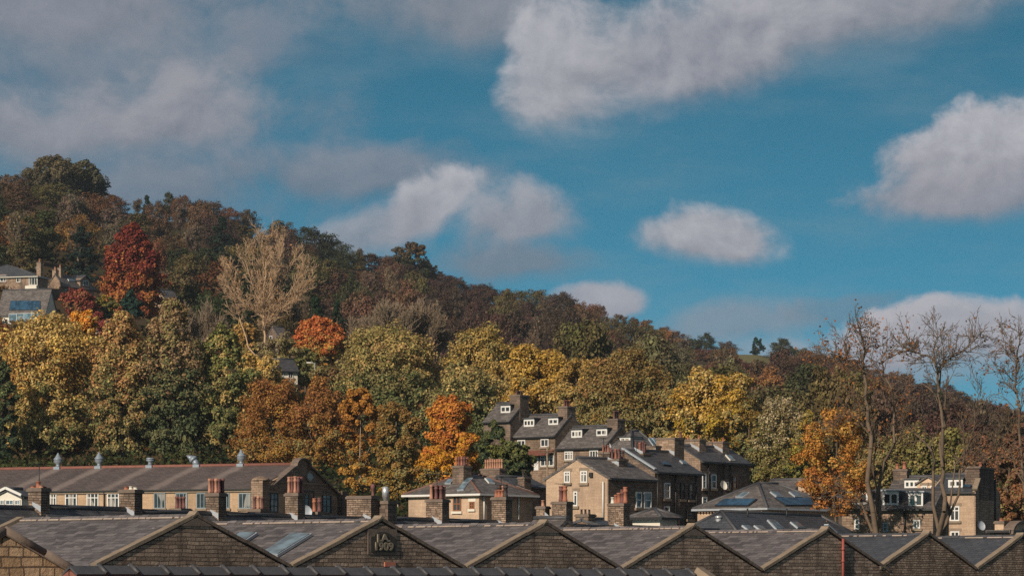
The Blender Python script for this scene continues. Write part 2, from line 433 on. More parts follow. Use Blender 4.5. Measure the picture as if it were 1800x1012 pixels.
# photograph px, py, half width, half height, turn, soft edge from/to, raggedness, lit colour, shaded colour, opacity
CLOUDS = [
    (90, 60, 560, 250, 2, -.25, .9, 1.1, (.225, .24, .285), (.16, .185, .235), .55),
    (200, 250, 480, 170, -6, -.25, .9, 1.1, (.23, .245, .29), (.165, .19, .24), .5),
    (120, 20, 420, 120, 4, -.1, .8, .9, (.26, .27, .315), (.19, .21, .26), .85),
    (60, 225, 240, 85, 0, -.1, .75, .9, MID, (.2, .215, .26), .85),
    (335, 215, 200, 110, 0, -.1, .8, .8, (.31, .31, .345), (.2, .215, .265), .88),
    (230, 330, 330, 70, -4, -.15, .8, .8, (.225, .24, .285), DRK, .7),
    (800, 20, 260, 100, -6, -.15, .8, .8, (.26, .275, .315), (.17, .20, .25), .92),
    (470, 70, 70, 120, -20, -.1, .9, 1.0, GRY, GRY, .5),
    (620, 310, 260, 75, -4, -.15, .85, .9, (.22, .24, .29), DRK, .75),
    (1500, 30, 400, 110, 12, -.12, .75, .7, (.33, .335, .37), (.18, .205, .255), .95),
    (1235, 90, 330, 125, 14, -.08, .62, .7, (.40, .40, .435), (.20, .215, .265), .97),
    (985, 135, 135, 135, 30, -.05, .55, .75, (.44, .44, .475), (.26, .27, .31), .95),
    (1720, 285, 250, 112, 12, -.04, .42, .75, (.47, .47, .505), (.25, .25, .295), .98),
    (1700, 355, 220, 60, -4, -.08, .6, .6, (.32, .32, .36), (.2, .21, .26), .9),
    (1245, 415, 135, 66, -4, -.06, .5, .75, (.43, .43, .465), (.22, .225, .27), .95),
    (748, 376, 108, 64, 30, -.06, .55, .8, (.45, .45, .485), (.25, .265, .315), .95),
    (650, 415, 140, 56, 10, -.1, .7, .8, (.33, .34, .385), (.2, .22, .27), .8),
    (915, 400, 115, 72, 8, -.08, .62, .8, (.36, .365, .405), (.21, .225, .275), .9),
    (900, 465, 150, 46, 0, -.12, .7, .8, (.19, .22, .27), (.15, .18, .23), .75),
    (1055, 525, 86, 46, 0, -.03, .4, .6, (.40, .40, .44), (.3, .31, .36), .93),
    (1270, 575, 190, 56, 6, -.12, .7, .7, (.28, .295, .335), (.22, .24, .29), .6),
    (1510, 540, 150, 34, 5, -.1, .7, .9, (.19, .22, .27), (.15, .18, .23), .42),
    (1560, 612, 120, 66, 8, -.04, .45, .8, (.42, .415, .455), (.27, .28, .33), .95),
    (1655, 590, 130, 70, 0, -.04, .42, .8, (.44, .43, .465), (.28, .29, .34), .95),
    (1775, 600, 120, 74, 0, -.04, .45, .8, (.41, .41, .45), (.28, .29, .34), .95),
    (1500, 650, 380, 60, 0, -.12, .7, .9, (.34, .355, .40), (.27, .29, .34), .6),
]

def build_light_camera():
    sd = bpy.data.lights.new('sun', 'SUN'); sd.energy = 5.0; sd.angle = R(.5); sd.color = (1, .86, .69)
    so = bpy.data.objects.new('sun', sd); COL.objects.link(so)
    so.rotation_euler = (-TO_SUN).to_track_quat('-Z', 'Y').to_euler()
    cd = bpy.data.cameras.new('camera'); cd.sensor_width = 36; cd.lens = 36 * F / 1800
    cd.shift_y = (HOR - 506) / 1800; cd.clip_start = .5; cd.clip_end = 12000
    co = bpy.data.objects.new('camera', cd); COL.objects.link(co)
    co.location = (0, 0, ZC); co.rotation_euler = (R(90), 0, 0)
    SC.camera = co
    SC.view_settings.view_transform = 'Standard'; SC.view_settings.look = 'None'
    SC.view_settings.exposure = EXPOSURE; SC.view_settings.gamma = 1
    SC.render.resolution_x, SC.render.resolution_y = 1024, 575
    SC.cycles.max_bounces = 5; SC.cycles.diffuse_bounces = 2; SC.cycles.glossy_bounces = 2
    SC.cycles.transmission_bounces = 2; SC.cycles.transparent_max_bounces = 4
    SC.cycles.use_denoising = False

EXPOSURE = 0.0

# ------------------------------------------------------------------ terrain: valley floor, then the wooded hillside
SKY_PX = [-300, 0, 60, 130, 200, 290, 350, 400, 440, 480, 530, 580, 640, 680, 770, 850, 900, 990, 1050, 1140, 1210, 1270, 1330, 1400, 1480, 1560, 1600, 1650, 1700, 1800, 2100]
SKY_PY = [280, 318, 325, 338, 372, 385, 388, 398, 410, 428, 440, 455, 470, 478, 500, 530, 540, 555, 578, 600, 618, 622, 622, 634, 650, 675, 688, 704, 720, 745, 800]
BASE_PX = [-300, 700, 900, 1100, 1300, 2100]
BASE_PY = [815, 815, 830, 860, 885, 890]
def skyrow(px): return float(np.interp(px, SKY_PX, SKY_PY))
def baserow(px): return float(np.interp(px, BASE_PX, BASE_PY))
def ridge_dist(px): return float(np.interp(px, [0, 900, 1800], [880, 1150, 1550]))
def row(px, Y):
    b, s, D = baserow(px), skyrow(px), ridge_dist(px)
    if Y > D: return s + (Y - D) * .12
    return b + (s - b) * max(0.0, (Y - 380) / (D - 380)) ** .62
def dist_of(px, py):
    b, s, D = baserow(px), skyrow(px), ridge_dist(px)
    k = min(1.0, max(0.0, (py - b) / (s - b)))
    return 380 + (D - 380) * k ** (1 / .62)
def ground(X, Y):
    if Y < 1: return 0.0
    px = min(2100, max(-300, CX + F * X / Y))
    if Y >= 380: return wz(row(px, Y), Y)
    z = wz(baserow(px), 380)
    return z * max(0.0, (Y - 150) / 230) ** 1.15

def build_terrain():
    us = list(np.linspace(-.45, .45, 91))
    Ys = [-80, -20, 40, 80, 110, 130, 150, 165, 180, 200, 220, 240, 260, 280, 300, 320, 340, 360, 370, 380, 384, 390, 400, 410, 425, 440, 460, 480, 500, 530, 560, 600, 640, 680, 720, 760, 800, 850, 900, 950, 1000, 1060, 1130, 1200, 1280, 1360, 1440, 1520, 1600, 1750, 1950, 2250]
    V, Q = [], []
    for Y in Ys:
        for u in us:
            X = u * max(Y, 90)
            V.append((X, Y, ground(X, Y)))
    n = len(us)
    for j in range(len(Ys) - 1):
        for i in range(n - 1):
            a = j * n + i
            Q.append((a, a + 1, a + n + 1, a + n))
    m, t, bs = mat_new('hill ground')
    ob = t.new('ShaderNodeTexCoord').outputs['Object']
    n1 = t.noise(ob, .06, 8, .65); n2 = t.noise(ob, 1.2, 6, .7)
    c = t.mix(t.sstep(n1, .4, .62), (.06, .04, .022), (.05, .05, .022))
    c = t.mix(t.m('MULTIPLY', n2, .6), c, (.10, .055, .03))
    t.put(bs.inputs['Base Color'], c); bs.inputs['Roughness'].default_value = 1; bs.inputs['Specular IOR Level'].default_value = .05
    g = link('ground', mesh_np('ground', V, Q, m, smooth=True))
    tag(g, kind='structure')

def build_haze():
    m = bpy.data.materials.new('haze'); m.use_nodes = True
    t = NT(m.node_tree); t.n.remove(t.n['Principled BSDF'])
    v = t.new('ShaderNodeVolumePrincipled')
    v.inputs['Color'].default_value = (.72, .8, .9, 1); v.inputs['Density'].default_value = HAZE; v.inputs['Anisotropy'].default_value = .2
    t.l.new(v.outputs[0], t.n['Material Output'].inputs['Volume'])
    b = MB().box(-900, 900, -60, 2300, -60, 240)
    o = b.build('haze', m); tag(o, kind='stuff'); o.display_type = 'WIRE'

HAZE = .00008
# ------------------------------------------------------------------ trees
def leaf_quads(C, Nn, size, rng, elong=1.3):
    """one leaf-spray quad per centre, facing roughly along its normal"""
    n = len(C)
    rv = rng.normal(size=(n, 3))
    Nn = Nn / (np.linalg.norm(Nn, axis=1, keepdims=True) + 1e-9)
    A = np.cross(Nn, rv); A /= np.linalg.norm(A, axis=1, keepdims=True) + 1e-9
    B = np.cross(Nn, A)
    s = size * (.45 + 1.0 * rng.random((n, 1)) ** 1.4)
    a = A * s * elong; b = B * s
    k = rng.uniform(-.25, .25, (n, 1))
    P = np.stack([C - a, C - b + a * k, C + a, C + b - a * k], 1).reshape(-1, 3)
    return P, np.arange(4 * n).reshape(n, 4)

def crown_points(rng, w, h, shape, nl, nleaf, lobe=.3, gap=.15, hollow=.55, boughs=0, rag=.6):
    """leaf-spray centres and normals of a crown from z=0 to z=h made of nl lobes; also which lobe each belongs to"""
    i = np.arange(nl) + .5
    ph = i * 2.399963 + rng.uniform(0, 6)
    t = (i / nl + rng.normal(scale=.03, size=nl)).clip(.01, .985)          # height along the crown
    if shape == 'cone':     pr_ = (1 - t) ** .85 * .95 + .06
    elif shape == 'egg':    pr_ = np.where(t < .38, .80 + .20 * np.sin(t / .38 * 1.57), np.clip(1 - ((t - .38) / .62) ** 1.9, 0, 1) ** .62)
    elif shape == 'dome':   pr_ = np.where(t < .3, .86 + .14 * np.sin(t / .3 * 1.57), np.sqrt(np.clip(1 - ((t - .3) / .7) ** 2, 0, 1)))
    elif shape == 'column': pr_ = np.where(t < .65, .86 + .14 * np.sin(t * 7 + rng.uniform(0, 6)), np.sqrt(np.clip(1 - ((t - .65) / .35) ** 2, 0, 1)))
    else:                   pr_ = np.sqrt(np.clip(1 - (2 * t - 1) ** 2, 0, 1)) * .95 + .05
    # a few big boughs push the outline in and out
    a3 = rng.uniform(0, 6, 4)
    pr_ = pr_ * (1 + rag * (.10 * np.sin(2 * ph + a3[0]) + .13 * np.sin(3 * ph + 8 * t + a3[1]) + .09 * np.sin(13 * t + 2 * ph + a3[2]) + .07 * np.sin(5 * ph - 17 * t + a3[3])))
    rad = rng.uniform(hollow, 1.0, nl) ** .6
    rr = pr_ * rad * (1 - lobe * .3) * w / 2
    ctr = np.stack([np.cos(ph) * rr, np.sin(ph) * rr, lobe * w * .16 + t * (h - lobe * w * .5)], 1)
    lr = lobe * w * .5 * np.exp(rng.normal(scale=.33, size=nl)).clip(.45, 1.9) * (.6 + .4 * pr_.clip(0, 1))
    if boughs:
        # the outer sprays gather on boughs, with shaded hollows between them
        nb = boughs
        bi = rng.choice(nl, nb, replace=False)
        bc = ctr[bi] * np.array([.86, .86, 1.0]); br = w * rng.uniform(.11, .21, nb) * (.55 + .45 * pr_[bi].clip(0, 1))
        m = rng.random(nl) < .42
        own = rng.integers(0, nb, nl)
        dd = rng.normal(size=(nl, 3)); dd += np.stack([bc[own, 0], bc[own, 1], np.full(nl, .32 * w)], 1) / (w * .30)
        dd /= np.linalg.norm(dd, axis=1, keepdims=True)
        on = bc[own] + dd * br[own][:, None] * np.array([1.1, 1.1, .72]) * rng.uniform(.75, 1.05, (nl, 1))
        ctr = np.where(m[:, None], on, ctr * np.array([.93, .93, 1]))
        ctr[:, 2] = ctr[:, 2].clip(.02 * h, h * .985)
    keep = rng.random(nl) > gap
    ctr, lr = ctr[keep], lr[keep]
    nl = len(ctr)
    # each spray reaches outwards and a little up, and hangs over at its tip
    out = ctr - np.array([0, 0, h * .34]); out[:, 2] = out[:, 2] * .55 + .10 * h
    out += rng.normal(scale=.22 * w / 2, size=out.shape)
    out /= np.linalg.norm(out, axis=1, keepdims=True) + 1e-9
    stretch = rng.uniform(1.1, 2.0, nl)
    pr = lr ** 2 * stretch; pr = pr / pr.sum()
    which = rng.choice(nl, nleaf, p=pr)
    d = rng.normal(size=(nleaf, 3)); d /= np.linalg.norm(d, axis=1, keepdims=True)
    r = rng.random(nleaf) ** .42
    O = out[which]
    along = (d * O).sum(1, keepdims=True)
    perp = d - along * O
    taper = 1 - .35 * along
    P = (along * stretch[which][:, None] * O + perp * taper) * (lr[which] * r)[:, None]
    P[:, 2] *= .85
    P[:, 2] -= .22 * lr[which] * np.clip(along[:, 0], 0, 1) ** 2 * stretch[which]
    C = ctr[which] + P + rng.normal(scale=.035 * lobe * w, size=(nleaf, 3))
    C[:, 2] = np.clip(C[:, 2], 0, None)
    Nn = perp + O * .7 + np.array([0, 0, .35]) + rng.normal(scale=.5, size=(nleaf, 3))
    return C, Nn, which, nl

def limb_tubes(segs, k=5):
    """segs: list of (p0, p1, r0, r1) -> verts, quads"""
    S = np.array([(*a, *b, r, q) for a, b, r, q in segs], np.float64)
    p0, p1, r0, r1 = S[:, :3], S[:, 3:6], S[:, 6], S[:, 7]
    d = p1 - p0; d /= np.linalg.norm(d, axis=1, keepdims=True) + 1e-9
    ref = np.where(np.abs(d[:, 2:3]) > .9, np.array([[1., 0, 0]]), np.array([[0, 0, 1.]]))
    a = np.cross(d, ref); a /= np.linalg.norm(a, axis=1, keepdims=True) + 1e-9
    b = np.cross(d, a)
    V = []
    for p, r in ((p0, r0), (p1, r1)):
        for i in range(k):
            t = 2 * math.pi * i / k
            V.append(p + (a * math.cos(t) + b * math.sin(t)) * r[:, None])
    V = np.stack(V, 1)
    base = np.arange(len(S))[:, None] * (2 * k)
    Q = []
    for i in range(k):
        j = (i + 1) % k
        Q.append(np.concatenate([base + i, base + j, base + k + j, base + k + i], 1))
    return V.reshape(-1, 3), np.concatenate(Q, 0)

def trunk_segs(rng, h, crown0, w, r, forks=7):
    """a tapered trunk with limbs that run up into the crown"""
    segs = []
    p = np.zeros(3); n = 6
    for i in range(n):
        q = p + np.array([rng.normal(scale=.05 * h / n), rng.normal(scale=.05 * h / n), h * .85 / n])
        segs.append((p, q, r * (1 - .13 * i), r * (1 - .13 * (i + 1)))); p = q
    for i in range(forks):
        z = rng.uniform(max(crown0, .12 * h), .7 * h); az = i * 2.4 + rng.uniform(0, 1)
        p = np.array([0, 0, z]); d = np.array([math.cos(az) * .75, math.sin(az) * .75, .8]); L = w * .42 * (1.1 - z / h)
        rr = r * .42 * (1.15 - z / h)
        for s in range(3):
            q = p + d * L / 3 + rng.normal(scale=.04 * w, size=3)
            segs.append((p, q, rr, rr * .65)); rr *= .65; p = q; d = d + np.array([0, 0, .2])
    return segs

def pal_tint(rng, pal, n):
    """pal: list of (weight, rgb) -> n random colours"""
    wts = np.array([p[0] for p in pal], float); wts /= wts.sum()
    cols = np.array([p[1] for p in pal], float)
    return cols[rng.choice(len(pal), n, p=wts)]

# leaf colours (reflectance)
YEL, OLY, OLV, GRN, DGR = (.49, .33, .10), (.385, .275, .105), (.215, .18, .075), (.11, .12, .05), (.042, .06, .034)
ORG, AMB, RUS, RED, MAR = (.52, .19, .045), (.36, .18, .055), (.21, .10, .05), (.27, .04, .025), (.14, .035, .03)
BRN, GBR, PAL, TEA = (.15, .09, .055), (.17, .125, .09), (.33, .27, .16), (.03, .06, .045)


def tree(name, label, cat, cx, top, bottom, wpx, upper, lower, D=None, shape='round', nleaf=9000, leaf=.2, nl=60, lobe=.34,
         gap=.12, bark='bark', group=None, split=.45, trunk_h=None, hollow=.5, base=None, forks=8, rtrunk=None, smooth=False):
    """a leafy tree placed by what the photo shows of its crown; upper and lower are leaf palettes"""
    D = D or dist_of(cx, bottom)
    X = wx(cx, D); zg = ground(X, D) - .2
    ztop, zbot = wz(top, D), max(wz(bottom, D), zg + .3)
    w, h = wpx / F * D, ztop - zbot
    nleaf = int(nleaf * 3.0); leaf = leaf * .59; nl = int(nl * 2.8); lobe = lobe * .56; wpx = wpx * .92
    e = empty(name, (X, D, zg), 0, label, cat, group)
    C, Nn, wh, k = crown_points(rng, w, h, shape, nl, nleaf, lobe, gap, hollow, 0 if smooth else int(14 + nl * .13), .35 if smooth else .7)
    P, Q = leaf_quads(C, Nn, leaf, rng)
    z0 = zbot - zg
    P[:, 2] += z0
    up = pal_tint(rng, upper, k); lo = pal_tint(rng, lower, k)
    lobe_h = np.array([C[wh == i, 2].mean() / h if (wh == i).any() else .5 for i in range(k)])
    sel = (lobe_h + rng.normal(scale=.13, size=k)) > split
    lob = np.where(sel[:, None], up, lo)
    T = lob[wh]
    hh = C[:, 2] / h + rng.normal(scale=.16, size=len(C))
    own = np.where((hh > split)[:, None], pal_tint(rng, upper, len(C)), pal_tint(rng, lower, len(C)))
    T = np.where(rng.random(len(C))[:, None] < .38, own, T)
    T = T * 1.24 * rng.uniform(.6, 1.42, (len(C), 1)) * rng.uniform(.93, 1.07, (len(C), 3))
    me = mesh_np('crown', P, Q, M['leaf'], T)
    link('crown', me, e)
    r = rtrunk or (.075 if bark == 'bark_white' else max(.14, .022 * (ztop - zg)))
    V, Q = limb_tubes(trunk_segs(rng, ztop - zg, z0 + .05 * h, w, r, forks), 7)
    link('trunk', mesh_np('trunk', V, Q, M[bark], smooth=True), e)
    return e

def grow(rng, segs, p, d, L, r, level, maxl, nchild, spread, up, ratio=.62, wob=.12, nseg=4):
    """a branch and, from it, its side branches; segs[level] collects the pieces"""
    pts = [p]; rr = r
    for i in range(nseg):
        d = d + rng.normal(scale=wob, size=3) + np.array([0, 0, up]); d = d / np.linalg.norm(d)
        q = p + d * L / nseg
        r2 = rr * (.86 if level == 0 else .78)
        segs[min(level, len(segs) - 1)].append((p, q, rr, r2)); p, rr = q, r2; pts.append(p)
        if level < maxl:
            for c in range(nchild[level]):
                if i == 0 and level == 0: continue
                o = np.cross(d, rng.normal(size=3)); o /= np.linalg.norm(o) + 1e-9
                sp = spread * rng.uniform(.6, 1.3)
                nd = d * math.cos(sp) + o * math.sin(sp)
                t = rng.uniform(0, 1)
                grow(rng, segs, p - (p - pts[-2]) * t, nd, L * ratio * rng.uniform(.6, 1.15) * (1.1 - .12 * i), max(rr * .6, .012), level + 1, maxl, nchild, spread, up, ratio, wob, nseg)

def hand_limb(rng, segs, pts, r0, r1, level=0, twigs=2, tl=2.2, spread=.8, up=.06, maxl=2, nchild=(2, 2, 1), tr=.05):
    """a limb along a given line of points, with side branches growing from it"""
    pts = [np.array(p, float) for p in pts]
    n = len(pts) - 1
    for i in range(n):
        a, b = pts[i], pts[i + 1]
        ra, rb = r0 + (r1 - r0) * (i / n) ** .65, r0 + (r1 - r0) * ((i + 1) / n) ** .65
        m = (a + b) / 2 + rng.normal(scale=.05 * np.linalg.norm(b - a), size=3)
        rm = (ra + rb) / 2
        segs[level] += [(a, m, ra, rm), (m, b, rm, rb)]
        if i >= twigs[0]:
            for c in range(twigs[1]):
                t = rng.uniform(0, 1); p = a + (b - a) * t
                d = (b - a) / np.linalg.norm(b - a)
                o = np.cross(d, rng.normal(size=3)); o /= np.linalg.norm(o) + 1e-9
                sp = spread * rng.uniform(.7, 1.3)
                grow(rng, segs, p, d * math.cos(sp) + o * math.sin(sp), tl * rng.uniform(.5, 1.2), min(tr, rm * .7), 1, maxl, nchild, .7, up, .62, .16, 4)

# ------------------------------------------------------------------ the wooded hillside: one object per tree
PROTO = {}
def hill_protos():
    def mk(key, w, h, shape, nleaf, leaf, nl, lobe, gap, hollow, trunk):
        out = []
        for v in range(4):
            C, Nn, wh, k = crown_points(rng, w, h, shape, nl, nleaf, lobe, gap, hollow, 20, 1.0)
            P, Q = leaf_quads(C, Nn, leaf, rng)
            P[:, 2] += trunk
            lob = rng.uniform(.72, 1.28, (k, 1)) * rng.uniform(.9, 1.1, (k, 3))
            T = lob[wh] * rng.uniform(.65, 1.35, (nleaf, 1))
            cm = mesh_np('crown', P, Q, M['leaf_hill'], T)
            V, Q = limb_tubes(trunk_segs(rng, h + trunk, trunk, w, .2, 6), 5)
            out.append((cm, mesh_np('trunk', V, Q, M['bark'], smooth=True)))
        PROTO[key] = (out, w, h + trunk)
    mk('round', 9, 9, 'egg', 9566, .145, 130, .215, .08, .5, .7)
    mk('dome', 10, 8.5, 'dome', 10302, .145, 130, .215, .08, .5, .7)
    mk('egg', 7, 11, 'egg', 7486, .15, 130, .215, .12, .5, .7)
    mk('cone', 6, 11, 'cone', 5580, .15, 110, .19, .08, .4, .8)
    # nearly leafless: a haze of fine twigs with some leaves left
    out = []
    for v in range(4):
        segs = [[], [], []]
        p = np.zeros(3)
        grow(rng, segs, p, np.array([0, 0, 1.]), 6.5, .2, 0, 3, (4, 3, 2), .62, .14, .6, .1, 4)
        V, Q = limb_tubes(segs[0] + segs[1], 4)
        V2, Q2 = limb_tubes([(a, b, max(r, .035), max(q, .03)) for a, b, r, q in segs[2]], 3)
        n = len(segs[2])
        C = np.array([s[1] for s in segs[2]]); C = C[rng.choice(n, 420)] + rng.normal(scale=.25, size=(420, 3))
        P3, Q3 = leaf_quads(C, rng.normal(size=(420, 3)), .2, rng)
        QQ = np.concatenate([Q2, Q3 + len(V2)]); VV = np.concatenate([V2, P3])
        cm = mesh_np('crown', VV, QQ, M['leaf_hill'], rng.uniform(.8, 1.3, (len(QQ), 1)) * np.ones((1, 3)))
        out.append((cm, mesh_np('trunk', V, Q, M['bark_grey'], smooth=True)))
    PROTO['twig'] = (out, 8, 9.5)

ZONES = [(-200, 84, 'above the blue-roofed villa'), (84, 185, 'above the chimneyed house'), (185, 300, 'behind the copper beech'),
         (300, 370, 'beside the tall bare tree'), (370, 560, 'behind the tall bare tree'),
         (560, 640, 'above the orange maple'), (640, 790, 'above the grey thicket'), (790, 930, 'above the pale gold tree'),
         (930, 1060, 'above the stepped terrace'), (1060, 1190, 'above the broad olive tree'), (1190, 1330, 'above the golden round tree'),
         (1330, 1430, 'above the solar roof'), (1430, 1590, 'behind the rusty-topped bare tree'), (1590, 1730, 'behind the forked bare tree'),
         (1730, 2000, 'above the great chimney')]
HUES = {'russet': (.175, .085, .047), 'olive': (.135, .11, .05), 'dark green': (.06, .068, .034), 'rusty orange': (.27, .135, .055), 'brown': (.155, .095, .058), 'grey brown': (.185, .135, .095),
        'dark red': (.11, .036, .03), 'purplish brown': (.12, .068, .055), 'ochre': (.29, .195, .075), 'sage green': (.18, .16, .085), 'deep green': (.03, .05, .036),
        'dusky brown': (.092, .062, .047)}
HILL = []      # (px, row of the foot, D, shape, hue, scale, extra label words)

def hue_for(px, s, r):
    """which autumn colours the photograph shows in each part of the hillside (s: 0 low on the slope, 1 skyline)"""
    if px < 330: pal = ['russet'] * 4 + ['brown'] * 3 + ['rusty orange'] * 2 + ['olive'] * 3 + ['dark green'] * 2 + ['grey brown'] * 3 + ['ochre']
    elif px < 640: pal = ['olive'] * 3 + ['dark green'] * 4 + ['brown'] * 3 + ['russet'] * 2 + ['dusky brown'] * 3
    elif px < 1010: pal = ['dusky brown'] * 7 + ['purplish brown'] * 3 + ['russet'] * 2 + ['olive'] + ['brown']  # brown-red trees, with the slope's shade put into the duskier hues too
    elif px < 1330:
        pal = ['russet'] * 3 + ['brown'] * 3 + ['olive'] * 2 + ['rusty orange'] if s > .55 else ['sage green'] * 3 + ['olive'] * 4 + ['ochre'] + ['dark green']
    elif px < 1560:
        pal = ['russet'] * 4 + ['purplish brown'] * 2 + ['brown'] * 2 + ['olive'] + ['rusty orange'] if s > .4 else ['olive'] * 3 + ['brown'] * 2 + ['russet'] + ['dark green']
    else: pal = ['dusky brown'] * 4 + ['purplish brown'] * 4 + ['brown'] * 2 + ['russet'] + ['dark green']
    return pal[int(r.integers(len(pal)))]

LOW_PX = [-60, 60, 300, 420, 600, 760, 900, 1000, 1150, 1300, 1400, 1500, 1600, 1860]
LOW_PY = [520, 520, 560, 600, 610, 610, 625, 630, 680, 700, 720, 790, 830, 860]
FEATURE = [ # px, top, width, shape, hue, D offset factor
    (118, 306, 50, 'egg', 'ochre', .97), (198, 342, 48, 'round', 'russet', .98), (158, 336, 44, 'egg', 'rusty orange', .97), (24, 326, 56, 'dome', 'brown', .97),
    (240, 350, 42, 'twig', 'grey brown', .99), (258, 342, 26, 'cone', 'deep green', .99), (298, 338, 30, 'egg', 'dark green', 1.0), (322, 345, 46, 'dome', 'russet', .99),
    (362, 350, 60, 'dome', 'dusky brown', .98), (402, 363, 44, 'round', 'russet', .99), (433, 370, 48, 'dome', 'dusky brown', .99), (490, 390, 64, 'dome', 'olive', .98),
    (548, 402, 84, 'dome', 'dark green', .96), (592, 424, 60, 'dome', 'dark green', .98), (690, 448, 60, 'dome', 'brown', .98), (802, 488, 50, 'dome', 'dusky brown', .99),
    (850, 498, 58, 'dome', 'dusky brown', .99), (885, 507, 36, 'twig', 'grey brown', 1.0), (930, 507, 62, 'dome', 'olive', .98), (984, 514, 66, 'dome', 'purplish brown', .98),
    (1030, 530, 56, 'dome', 'russet', .98), (1058, 537, 22, 'egg', 'brown', 1.0), (1090, 552, 30, 'egg', 'brown', 1.0), (1112, 556, 24, 'egg', 'russet', 1.0),
    (1134, 562, 34, 'egg', 'rusty orange', .99), (1165, 574, 32, 'egg', 'russet', 1.0), (1190, 584, 32, 'round', 'brown', 1.0), (1216, 594, 34, 'round', 'dark green', 1.0),
    (1242, 587, 36, 'round', 'dark green', 1.0), (1280, 600, 34, 'dome', 'dusky brown', 1.0), (1376, 597, 48, 'round', 'dark green', .97), (1412, 612, 40, 'dome', 'olive', .99),
    (1290, 634, 80, 'dome', 'dark red', .8), (1255, 640, 60, 'dome', 'russet', .8), (1330, 655, 64, 'dome', 'dark red', .78), (1240, 612, 54, 'dome', 'russet', .93),
    (430, 428, 70, 'dome', 'olive', .8), (330, 450, 90, 'dome', 'olive', .72), (300, 415, 60, 'dome', 'brown', .82), (70, 378, 40, 'egg', 'ochre', .84), (135, 380, 80, 'dome', 'rusty orange', .8),
    (340, 505, 70, 'dome', 'dark green', .6), (60, 392, 60, 'twig', 'grey brown', .86), (20, 380, 60, 'dome', 'rusty orange', .8),
    (640, 478, 60, 'round', 'brown', .9), (590, 480, 70, 'dome', 'russet', .8), (1110, 610, 70, 'dome', 'sage green', .75), (1190, 606, 70, 'dome', 'sage green', .74), (1200, 640, 80, 'dome', 'olive', .62)]

TOP_PX = [-100, 0, 30, 60, 90, 180, 200, 240, 290, 350, 400, 440, 480, 530, 580, 610, 650, 680, 700, 745, 770, 800, 850, 880, 950, 990, 1010, 1050, 1080, 1140, 1180, 1210, 1270, 1300, 1360, 1400, 1440, 1480, 1520, 1560, 1600, 1650, 1700, 1750, 1800, 1900]
TOP_PY = [310, 314, 318, 318, 318, 335, 343, 350, 345, 350, 365, 372, 392, 402, 413, 430, 448, 452, 452, 455, 474, 490, 500, 510, 515, 518, 530, 545, 552, 570, 580, 592, 602, 618, 616, 608, 618, 626, 636, 650, 655, 670, 690, 705, 718, 740]
def SKYTOP(px): return float(np.interp(px, TOP_PX, TOP_PY))
CLEAR = [(0, 462, 84, 518), (0, 508, 84, 590), (84, 470, 168, 532), (276, 505, 315, 552), (155, 555, 205, 606), (185, 390, 280, 566),
         (478, 628, 522, 695), (462, 572, 506, 622), (515, 556, 605, 652)]   # what must stay in view: x from, top, x to, foot

